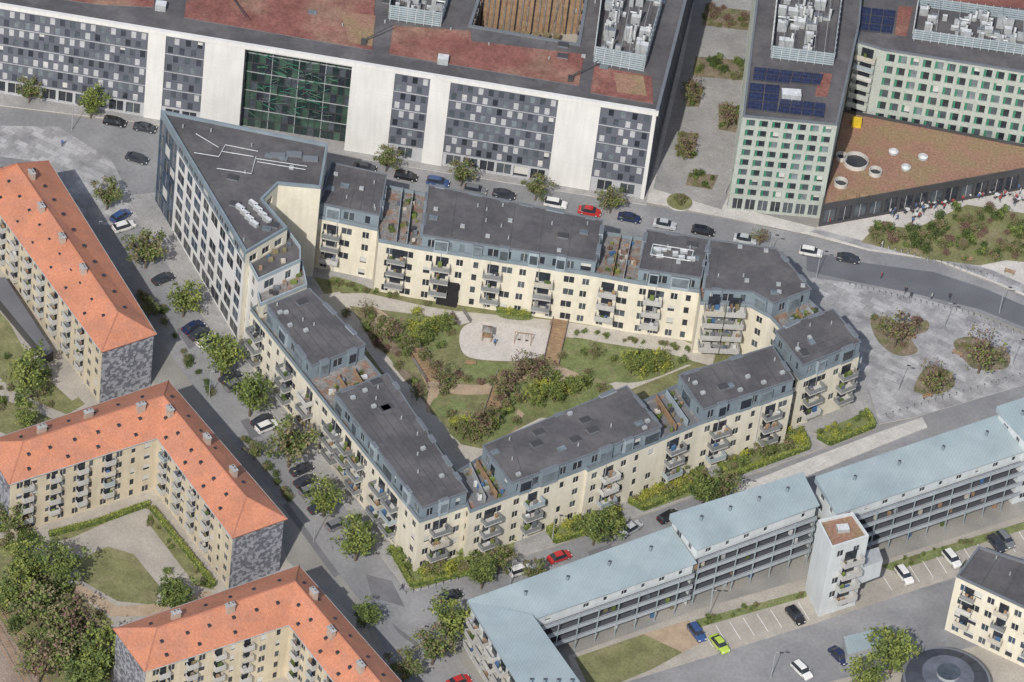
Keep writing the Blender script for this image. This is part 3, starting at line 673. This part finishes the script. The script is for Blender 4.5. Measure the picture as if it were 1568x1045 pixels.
mb=MB(); c=P(1450,1040,4); mb.cyl(c,7.6,0,4,'slate_panel_b','roof_edge',n=40); mb.cyl(c,7.2,4,5.2,'slate_panel','slate_panel_b',n=40,r1=4.5); mb.cyl(c,2,5.2,5.8,'metal_grey','glass_mid',n=24)
for i in range(16):
    an=i*math.pi/8; mb.tube((c[0]+7.2*math.cos(an),c[1]+7.2*math.sin(an),4.08),(c[0]+4.4*math.cos(an),c[1]+4.4*math.sin(an),5.28),.05,.05,'metal_dark',4)
mb.obj('round_pavilion')
mb=MB(); mb.prism(PL([(1292,975),(1345,962),(1352,988),(1298,1002)],3),0,3,'metal_grey','blue_roof'); mb.obj('garden_shed')
# ------------------------------------------------------------------ vegetation
def leafquad(mb,c,s,mt):
    a=Vector((random.gauss(0,1),random.gauss(0,1),random.gauss(0,1)+.5)).normalized(); b=a.orthogonal().normalized(); b=Matrix.Rotation(random.uniform(0,6.28),3,a)@b; d=a.cross(b); c=Vector(c)
    mb.face((c-b*s-d*s*.6,c+b*s-d*s*.6,c+b*s*.8+d*s*.6,c-b*s*.8+d*s*.6),mt)
def tree_mesh(seed,mats,dens=1.0):
    random.seed(seed); mb=MB(); mb.tube((0,0,0),(0.05,.05,2.2),.2,.15,'bark',8)
    tips=[]
    for i in range(11):
        an=i*2.4+random.uniform(-.3,.3); r=random.uniform(1.2,2.7); z=random.uniform(3.0,6.3); s=(0.05,.05,random.uniform(1.6,2.2)); mid=(r*.45*math.cos(an),r*.45*math.sin(an),2.2+(z-2.2)*.5); e=(r*math.cos(an),r*math.sin(an),z)
        mb.tube(s,mid,.09,.06,'bark',5); mb.tube(mid,e,.06,.02,'bark',4); tips+= [e,mid]
    mb.tube((.05,.05,2.1),(0,0,6.4),.13,.03,'bark',5); tips.append((0,0,6.6))
    for e in tips:
        for k in range(3):
            c=(e[0]+random.gauss(0,.6),e[1]+random.gauss(0,.6),e[2]+random.gauss(.1,.5)); rr=random.uniform(.4,.9); mt=random.choice(mats)
            for j in range(int(28*dens)):
                o=Vector((random.gauss(0,1),random.gauss(0,1),random.gauss(0,1)))*rr*.55
                leafquad(mb,(c[0]+o.x,c[1]+o.y,c[2]+o.z*.8),random.uniform(.11,.22),mt if random.random()<.7 else random.choice(mats))
    return mb.mesh('tree_mesh_%d'%seed)
TM=[tree_mesh(1,['leaf_a','leaf_b','leaf_c']),tree_mesh(2,['leaf_a','leaf_b','leaf_o']),tree_mesh(3,['leaf_c','leaf_a','leaf_b'],1.2),tree_mesh(4,['leaf_b','leaf_a','leaf_a','leaf_d'],1.3),tree_mesh(5,['leaf_o','leaf_a','leaf_p'],.45)]
def shrub_mesh(seed,mats):
    random.seed(seed); mb=MB()
    for i in range(5): an=i*1.3; mb.tube((0,0,0),(.5*math.cos(an),.5*math.sin(an),.8),.05,.02,'bark',4)
    for k in range(14):
        an=random.uniform(0,6.28); r=random.uniform(0,.85); c=(r*math.cos(an),r*math.sin(an),random.uniform(.35,1.5-r*.7)); mt=random.choice(mats)
        for j in range(26):
            o=Vector((random.gauss(0,1),random.gauss(0,1),random.gauss(0,1)))*.22
            leafquad(mb,(c[0]+o.x,c[1]+o.y,max(.05,c[2]+o.z)),random.uniform(.06,.14),mt)
    return mb.mesh('shrub_mesh_%d'%seed)
SM=[shrub_mesh(11,['leaf_a','leaf_b']),shrub_mesh(12,['leaf_b','leaf_d']),shrub_mesh(13,['leaf_p','leaf_o']),shrub_mesh(14,['leaf_c','leaf_y']),shrub_mesh(15,['leaf_o','leaf_a','leaf_b'])]
random.seed(99)
def put(me,name,x,y,z,s,sz=None):
    o=bpy.data.objects.new(name,me); scene.collection.objects.link(o); o.location=(x,y,z); o.rotation_euler=(0,0,random.uniform(0,6.28)); sz=sz or s*random.uniform(.9,1.1); o.scale=(s,s,sz); return o
def tree(u,v,k,s=1.0,z=.12):
    x,y=P(u,v,4.2*s); put(TM[k],'street_tree',x,y,z,s)
for u,v,k,s in [(225,380,1,1.2),(282,457,0,1.1),(342,541,2,1.35),(385,605,3,1.25),(445,680,1,1.35),(498,763,0,1.1),(548,825,2,1.3),(45,138,1,.8),(140,158,2,.9),(165,298,1,.9),(593,243,1,.8),(708,265,1,.8),(822,287,1,.8),(937,305,1,.85),(692,945,0,1.35),(665,990,1,1.1),(1078,755,3,.95),(1108,748,1,.9),(912,808,3,1.05),(938,800,0,.9),(48,572,0,1.35),(95,868,3,1.2),(45,855,0,1.3),(268,912,3,1.1),(60,930,1,1.4),(110,955,4,1.4),(150,1000,0,1.5),(90,1000,1,1.4),(60,1015,4,1.3),(130,1040,3,1.3),(20,905,0,1.2),(1370,995,2,1.4),(1330,1035,0,1.2),(1375,505,4,1.1),(1505,540,4,1.25),(1430,580,4,1.0),(1165,362,4,.6),(620,1020,1,.95),(560,940,3,.85),(740,880,3,.85),(765,860,1,.75),(820,880,1,.75),(228,470,1,.6),(390,690,1,.55),(15,790,1,1.1),(40,640,0,.8),(1060,140,4,.8),(1050,225,4,.8),(1115,180,4,.8),
  (650,510,0,.7),(678,495,2,.6),(675,575,4,.8),(775,590,4,.9),(825,568,4,.9),(800,560,4,.8),(600,505,4,.8),(622,528,1,.6),(735,650,4,.9),(710,660,1,.6),(850,600,2,.7),(880,590,2,.6),(820,608,0,.6),(990,555,2,.7),(968,558,2,.6),(1012,552,0,.55),(910,540,4,.5),(1000,725,1,.55),(640,600,4,.55),(755,640,1,.6),(560,475,4,.5),(1040,715,1,.5),(1170,690,1,.5)]:
    tree(u,v,k,s)
def shrub(u,v,k,s=1,z=.14): x,y=P(u,v,.7*s); put(SM[k],'shrub',x,y,z,s)
for u,v,k,s in [(610,520,0,1.4),(630,500,3,1.4),(650,520,0,1.8),(668,495,3,1.6),(685,490,3,1.3),(640,480,3,1.2),(600,500,4,1.4),(585,490,4,1.1),(965,555,3,1.9),(985,562,3,2.1),(1008,548,3,1.8),(985,545,0,1.6),(1015,560,3,1.5),(815,605,3,2),(840,600,3,1.9),(865,595,3,1.7),(885,590,3,1.6),(850,580,0,1.5),(820,570,2,1.9),(800,565,2,1.7),(780,580,2,1.7),(830,560,2,1.4),(770,600,2,1.4),(775,620,4,1.3),(715,650,3,1.7),(740,645,4,1.7),(700,650,3,1.4),(725,670,4,1.5),(755,650,4,1.4),(650,545,4,1.4),(665,560,4,1.3),(690,590,4,1.1),(530,480,4,1),(560,500,0,1),(575,515,4,1),(800,480,3,1),(780,478,3,1),(560,445,4,.8),(520,435,4,.8),(895,540,0,.9),(940,550,0,.9),(860,545,4,1),(680,600,4,1.1),(622,540,0,1.1),(590,535,2,1),(610,560,4,1),(635,585,0,1),(795,610,4,1.2),(790,645,4,1),(690,635,4,1),(675,530,0,1),(690,510,4,.9),(660,505,3,1.2),(920,595,4,1),(900,570,4,.9),(1045,552,0,1),(640,515,3,1.5),(655,500,3,1.4),(830,590,3,1.6),(855,610,0,1.3),(900,585,0,1.2),(700,575,2,1),(715,580,4,1),(735,585,2,1),(755,585,4,1.1),(765,610,2,1.2)]:
    shrub(u,v,k,s)
for px,n,ks,sr in (([(1320,372),(1345,345),(1400,352),(1480,315),(1568,328),(1600,390),(1500,405)],130,(0,1,4,4,2),(.6,1.3)),([(595,845),(660,830),(790,815),(785,845),(730,872),(630,900)],55,(0,0,3,4),(.8,1.6)),([(840,815),(945,785),(955,800),(850,832)],18,(0,3),(.7,1.3)),([(965,770),(1075,720),(1095,742),(985,780)],26,(0,3,4),(.7,1.3)),([(1095,708),(1225,658),(1235,682),(1120,726)],30,(0,3,4),(.7,1.3)),([(1252,665),(1330,633),(1335,648),(1270,678)],12,(3,0),(.6,1)),
    ([(0,870),(90,890),(170,960),(160,1045),(60,1030),(0,940)],60,(0,1,4,4),(1,2)),([(0,750),(60,830),(40,850),(0,840)],14,(0,1,4),(1,1.8)),([(1335,490),(1410,495),(1375,545)],8,(4,2),(.6,1.1)),([(1405,585),(1455,575),(1430,602)],7,(4,0),(.6,1.1)),([(1465,530),(1540,545),(1500,565)],9,(4,0),(.6,1.1)),
    ([(1055,130),(1078,135),(1070,165),(1050,165)],7,(0,4),(.5,.9)),([(1040,205),(1070,205),(1062,245),(1035,240)],8,(0,4),(.5,.9)),([(1100,160),(1135,165),(1130,205),(1100,200)],8,(0,4),(.5,.9)),([(1055,265),(1100,270),(1090,292),(1050,285)],8,(0,1),(.5,.9)),([(1065,88),(1150,95),(1140,125),(1060,118)],20,(0,4,1),(.6,1.1)),([(1080,10),(1165,20),(1160,50),(1075,40)],16,(4,0,2),(.6,1.1)),
    ([(250,490),(262,485),(250,470),(235,468)],4,(1,4),(.5,.8)),([(-5,520),(60,560),(110,620),(0,640)],16,(0,4,1),(.6,1.3)),([(1035,305),(1048,305),(1045,318),(1036,318)],3,(4,),(.8,1)),([(215,440),(330,610),(325,615),(210,450)],18,(1,4),(.5,1)),([(370,660),(450,770),(445,775),(365,668)],14,(1,4),(.5,1)),
    ([(500,430),(660,465),(655,470),(500,438)],16,(0,4),(.4,.8)),([(870,505),(1060,535),(1055,540),(870,512)],18,(0,4),(.4,.7)),([(225,790),(320,900),(315,905),(222,798)],12,(0,4),(.4,.7)),([(250,870),(290,905),(250,930),(240,910)],8,(0,1),(.7,1.2)),([(1070,950),(1235,907),(1235,914),(1072,960)],14,(0,4),(.3,.7)),([(1345,868),(1568,800),(1568,812),(1370,876)],16,(0,4),(.3,.7)),([(545,475),(590,478),(630,525),(610,550),(570,530)],14,(4,0,2),(.5,1))):
    for x,y in rnd_in(ccw(PL(px)),n): put(SM[random.choice(ks)],'shrub',x,y,.13,random.uniform(*sr))
for x,y,z,s,k in SHR: put(SM[k],'potted_shrub',x,y,z,s)
def hedge(pl,w=.9,h=1.3):
    mb=MB(); p=[Vector(P(*a)) for a in pl]
    for a,b in zip(p,p[1:]):
        L=(b-a).length;t=(b-a)/L;n=Vector((t.y,-t.x)); mb.obox((a+b)/2,t,L/2,w*.38,.1,h*.85,'leaf_b','leaf_a')
        for i in range(int(L*70)):
            s=random.uniform(0,L);o=random.uniform(-.55,.55)*w;z=random.uniform(.2,h) if abs(o)>.35*w else h*random.uniform(.85,1.05); c=a+t*s+n*o
            leafquad(mb,(c.x,c.y,z),random.uniform(.08,.16),random.choice(['leaf_a','leaf_c','leaf_y','leaf_a']))
    mb.obj('hedge')
for pl in ([(597,842),(630,900),(728,878)],[(640,880),(722,860)],[(732,872),(785,850)],[(838,812),(850,832),(950,803),(940,785)],[(962,770),(985,782),(1060,750)],[(1050,722),(1085,745)],[(1095,705),(1115,733),(1238,688),(1225,660)],[(1252,672),(1270,682),(1338,655),(1325,632)],[(1000,730),(1020,760)],[(760,478),(812,488)],[(895,790),(905,815)],[(1160,690),(1175,710)],[(75,822),(150,803),(228,775)],[(232,782),(328,900)],[(690,655),(785,632)]): hedge(pl)
# ------------------------------------------------------------------ vehicles
def car_mesh(nm,col,est=False):
    mat('paint_'+nm,col,rough=.25,amt=.02,amt2=.01,spec=.6); pm='paint_'+nm; mb=MB()
    S=[(-2.2,.55,.72,.5,.78),(-2.15,.88,.74,.72,.84),(-1.65,.98 if not est else 1.0,.74,.84,.88),(-1.0 if not est else -1.75,1.40,.60,.88,.9),(.15,1.46,.62,.88,.9),(.55,1.38,.60,.88,.9),(1.15,.96,.72,.86,.88),(1.95,.80,.68,.70,.84),(2.18,.55,.62,.5,.76)]
    if est: S[2]=(-2.05,1.0,.74,.86,.86)
    rings=[[(x,-wb*.97,.22),(x,-wb,be),(x,-wt,zt),(x,wt,zt),(x,wb,be),(x,wb*.97,.22)] for x,zt,wt,be,wb in S]
    for i in range(len(S)-1):
        a,b=rings[i],rings[i+1]
        for j in range(5):
            g=pm
            if j in(1,3) and 2<=i<=5: g='glass_dark'
            if j==2 and i in(2,5): g='glass_dark'
            mb.face((a[j],a[j+1],b[j+1],b[j])[::-1],g)
        mb.face((a[5],a[0],b[0],b[5]),'tyre')
    mb.face(rings[0],pm); mb.face(rings[-1][::-1],pm)
    for x in(-1.35,1.35):
        for y in(-.8,.8):
            mb.tube((x,y-.11,.32),(x,y+.11,.32),.32,.32,'tyre',14); e=.115 if y>0 else -.115; mb.tube((x,y+e*.9,.32),(x,y+e,.32),.19,.17,'metal_grey',10)
    for y in(-.6,.6):
        mb.obox((2.1,y),(1,0),.08,.16,.56,.68,'lamp_glass'); mb.obox((-2.17,y),(1,0),.05,.15,.66,.8,'tail')
        mb.obox((.85,y*1.6),(1,0),.09,.07,.88,1.0,pm)
    return mb.mesh('car_'+nm)
CM={k:car_mesh(k,c,e) for k,c,e in(('black',(.015,.015,.018),True),('dark',(.04,.045,.055),False),('white',(.66,.66,.65),True),('silver',(.42,.44,.46),False),('red',(.42,.03,.03),False),('blue',(.04,.08,.2),True),('navy',(.02,.03,.08),False),('lime',(.38,.5,.08),False),('grey',(.16,.17,.18),True))}
def car(u,v,d,c,z=.055,s=1.0):
    if v>800 and u>1050: z=.1
    a=Vector(P(u,v,.7)); b=Vector(P(u+d[0],v+d[1],.7)); t=b-a
    o=bpy.data.objects.new('parked_car',CM[c]); scene.collection.objects.link(o); o.location=(a.x,a.y,z); o.rotation_euler=(0,0,math.atan2(t.y,t.x)); o.scale=(s,s,s)
E=(10,1.9);W=(10,14.5);S_=(10,-3.4)
for u,v,d,c in [(176,186,E,'black'),(222,195,E,'dark'),(210,242,(10,3),'dark'),(185,330,(10,-6),'blue'),(190,346,(10,-3),'white'),(250,426,(10,-4),'dark'),(214,382,W,'grey'),(296,500,(10,-5),'navy'),(306,510,(10,-5),'dark'),(319,522,(10,-5),'white'),(353,577,(10,-5),'dark'),(360,588,(10,-5),'grey'),(409,652,(10,-4),'white'),(402,643,(10,-5),'dark'),(462,718,(10,-4),'dark'),(468,736,(10,-4),'dark'),(476,750,(10,-4),'grey'),(517,802,(10,-4),'grey'),(490,776,(10,-4),'dark'),
    (559,256,E,'dark'),(622,269,E,'black'),(671,278,E,'blue'),(728,290,E,'grey'),(772,297,E,'dark'),(851,311,E,'white'),(903,323,E,'red'),(964,333,E,'navy'),(1018,343,E,'silver'),(1077,353,E,'black'),(1141,366,E,'silver'),(1242,385,E,'white'),(1299,395,E,'dark'),
    (690,912,S_,'dark'),(797,872,S_,'white'),(857,852,S_,'red'),(967,808,(10,-6),'silver'),(1024,790,(10,-5),'black'),(1067,968,(10,14),'blue'),(1102,986,(10,12),'lime'),(1218,942,(10,12),'black'),(1385,880,(10,13),'white'),(1458,855,(10,12),'white'),(1526,832,(10,12),'dark'),(1540,826,(10,12),'grey'),(1285,1004,(10,10),'navy'),(1228,1026,(10,10),'white'),(703,1043,S_,'red')]:
    car(u,v,d,c)
# ------------------------------------------------------------------ people
def person_mesh(k,pose):
    me=bpy.data.meshes.new('b'); 
    st=.28 if pose=='walk' else .06
    if pose=='sit':
        V=[(0,0,.5),(0,-.02,.75),(0,0,1.02),(0,.02,1.12),(0,.03,1.22),(0,.03,1.3),(-.19,0,1.0),(-.24,.06,.75),(-.18,.28,.66),(.19,0,1.0),(.24,.06,.75),(.18,.28,.66),(-.1,.04,.48),(-.13,.42,.48),(-.13,.42,.08),(-.13,.56,.04),(.1,.04,.48),(.13,.42,.48),(.13,.42,.08),(.13,.56,.04)]
    else:
        V=[(0,0,.92),(0,0,1.15),(0,0,1.4),(0,0,1.5),(0,.02,1.6),(0,.02,1.68),(-.2,0,1.4),(-.26,-.03-st*.3,1.12),(-.25,.1-st*.8,.87),(.2,0,1.4),(.26,-.03+st*.3,1.12),(.25,.1+st*.8,.87),(-.1,0,.86),(-.11,st*.6,.48),(-.11,st,.09),(-.11,st+.14,.04),(.1,0,.86),(.11,-st*.4,.48),(.11,-st,.09),(.11,-st+.14,.04)]
    Ed=[(0,1),(1,2),(2,3),(3,4),(4,5),(2,6),(6,7),(7,8),(2,9),(9,10),(10,11),(0,12),(12,13),(13,14),(14,15),(0,16),(16,17),(17,18),(18,19)]
    Rr=[.14,.13,.15,.055,.1,.08,.07,.048,.035,.07,.048,.035,.1,.065,.045,.035,.1,.065,.045,.035]
    me.from_pydata(V,Ed,[]); o=bpy.data.objects.new('b',me); scene.collection.objects.link(o); md=o.modifiers.new('s','SKIN'); 
    for i,r in enumerate(Rr): me.skin_vertices[0].data[i].radius=(r,r)
    me.skin_vertices[0].data[0].use_root=True
    o.modifiers.new('u','SUBSURF').levels=1
    dg=bpy.context.evaluated_depsgraph_get(); dg.update(); m2=bpy.data.meshes.new_from_object(o.evaluated_get(dg)); bpy.data.objects.remove(o)
    m2.materials.clear()
    for n in('trousers','shirt%d'%k,'skin','metal_dark'): m2.materials.append(MATS[n])
    hz,nz=(.55,1.13) if pose=='sit' else (.9,1.5)
    for p in m2.polygons:
        z=p.center.z; p.material_index=0 if (z<hz and abs(p.center.x)<.22) else (1 if z<nz else (3 if p.center.y<0.02 or z>nz+.2 else 2))
        if abs(p.center.x)>.2 and z<hz: p.material_index=2
    m2.name='person_mesh'; return m2
PM=[person_mesh(i,p) for i in range(4) for p in('stand','walk','sit')]
pp=rnd_in(ccw(PL([(1330,345),(1400,305),(1480,290),(1568,270),(1568,325),(1480,308),(1400,345),(1345,338)])),60)
pp+=rnd_in(ccw(PL([(1340,420),(1450,450),(1560,520),(1400,480)])),5)+PL([(740,515),(757,530),(1120,320),(615,905),(1270,345),(95,225),(1350,380),(900,345)])
for x,y in pp:
    k=random.choice([0,1,3,4,6,7,9,10]); o=put(PM[k],'person',x,y,.14,1.0,1.0)
random.seed(5)
def table(x,y):
    mb=MB(); mb.cyl((x,y),.25,.12,.18,'metal_dark',n=10); mb.cyl((x,y),.04,.16,.85,'metal_dark',n=6); mb.cyl((x,y),.5,.85,.89,'metal_white','metal_white',n=14)
    for i in range(3):
        a=i*2.1; c=(x+.85*math.cos(a),y+.85*math.sin(a)); mb.obox(c,(math.cos(a),math.sin(a)),.22,.22,.55,.6,'metal_dark'); mb.obox((c[0]+.2*math.cos(a),c[1]+.2*math.sin(a)),(math.cos(a),math.sin(a)),.02,.2,.6,1.0,'metal_dark')
        for e in(-.18,.18): mb.obox((c[0]-math.sin(a)*e,c[1]+math.cos(a)*e),(1,0),.02,.02,.12,.55,'metal_dark')
    mb.obj('cafe_table')
    for i in range(3):
        if random.random()<.45:
            a=i*2.1; o=put(PM[random.choice([2,5,8,11])],'seated_person',x+.85*math.cos(a),y+.85*math.sin(a),.14,1,1); o.rotation_euler=(0,0,a+math.pi/2)
for x,y in rnd_in(ccw(PL([(1340,340),(1400,312),(1480,292),(1568,275),(1568,310),(1480,302),(1400,335)])),26): table(x,y)
def bench(u,v,d):
    mb=MB(); c=Vector(P(u,v)); t=(Vector(P(u+d[0],v+d[1]))-c).normalized(); n=Vector((t.y,-t.x))
    for i in range(3): mb.obox(c+n*(i*.16-.16),t,1.0,.07,.58,.63,'wood')
    mb.obox(c-n*.28,t,1.0,.03,.7,1.0,'wood')
    for e in(-.8,.8): mb.obox(c+t*e,n,.25,.04,.12,.58,'metal_dark')
    mb.obj('park_bench')
for a in((1465,545,(1,.5)),(1395,520,(1,-.2)),(720,560,(1,.1)),(850,500,(1,.2)),(1420,610,(1,-.3)),(1300,560,(1,1)),(1545,420,(1,.3)),(1480,400,(1,.2))): bench(*a)
def lamp(u,v,h=6.5):
    mb=MB(); x,y=P(u,v); mb.tube((x,y,.0),(x,y,h),.09,.05,'metal_grey',8); mb.tube((x,y,h),(x+.9,y,h+.15),.04,.03,'metal_grey',6); mb.obox((x+1.0,y),(1,0),.35,.14,h+.08,h+.2,'metal_dark'); mb.obj('street_lamp')
for u,v in((1445,505),(1375,600),(1250,425),(1175,400),(1550,560),(150,380),(320,610),(480,830),(640,1000),(1085,945),(1180,1040),(1530,480),(1110,300),(110,200),(780,900),(1130,775),(845,830)): lamp(u,v)
def bollards(a,b,n):
    mb=MB()
    for i in range(n):
        f=i/(n-1); c=P(a[0]+(b[0]-a[0])*f,a[1]+(b[1]-a[1])*f); mb.cyl(c,.09,.0,1.0,'metal_grey',n=8); mb.cyl(c,.11,1.0,1.05,'metal_dark',n=8)
    mb.obj('bollard_row')
bollards((1300,440),(1490,486),22); bollards((1350,380),(1520,428),18); bollards((1355,640),(1560,578),20); bollards((620,912),(700,890),8); bollards((1490,486),(1560,515),8)
# playground kit
mb=MB(); x,y=P(745,520)
mb.obox((x,y),(1,0),.9,.9,1.3,1.4,'wood')
for a in(-.8,.8):
    for b in(-.8,.8): mb.obox((x+a,y+b),(1,0),.07,.07,.15,2.6,'wood')
for A,B in(((-1,-1),(1,-1)),((1,-1),(1,1)),((1,1),(-1,1)),((-1,1),(-1,-1))): mb.face([(x+A[0],y+A[1],2.5),(x+B[0],y+B[1],2.5),(x,y,3.1)],'deck')
mb.face([(x+.95,y-.3,1.4),(x+2.9,y-.3,.2),(x+2.9,y+.3,.2),(x+.95,y+.3,1.4)],'metal_white'); mb.obj('playground_tower')
mb=MB(); x,y=P(800,525)
for e in(-1.5,1.5): mb.tube((x+e,y-.8,.15),(x+e,y,2.4),.06,.06,'wood'); mb.tube((x+e,y+.8,.15),(x+e,y,2.4),.06,.06,'wood')
mb.tube((x-1.7,y,2.4),(x+1.7,y,2.4),.07,.07,'wood')
for e in(-.7,.7): mb.tube((x+e-.2,y,2.4),(x+e-.2,y,.7),.02,.02,'metal_dark');mb.tube((x+e+.2,y,2.4),(x+e+.2,y,.7),.02,.02,'metal_dark');mb.obox((x+e,y),(1,0),.25,.12,.62,.7,'tyre')
mb.obj('playground_swing')
def steps(a,b,n,w,mt):
    mb=MB(); A=Vector(P(*a));B=Vector(P(*b));t=(B-A).normalized();L=(B-A).length
    for i in range(n):
        c=A+(B-A)*((i+.5)/n); mb.obox(c,t,L/n*.36,w,.1,.32+.012*i,mt)
    for e in(-1,1):
        nn=Vector((t.y,-t.x)); mb.obox((A+B)/2+nn*e*(w+.1),t,L/2,.06,.1,1.0,'deck')
    mb.obj('garden_steps')
steps((843,560),(858,492),15,1.3,'wood'); steps((632,535),(664,585),12,1.2,'wood'); steps((750,640),(772,575),13,1.2,'wood')
steps((700,480),(712,498),4,1.0,'concrete_light')
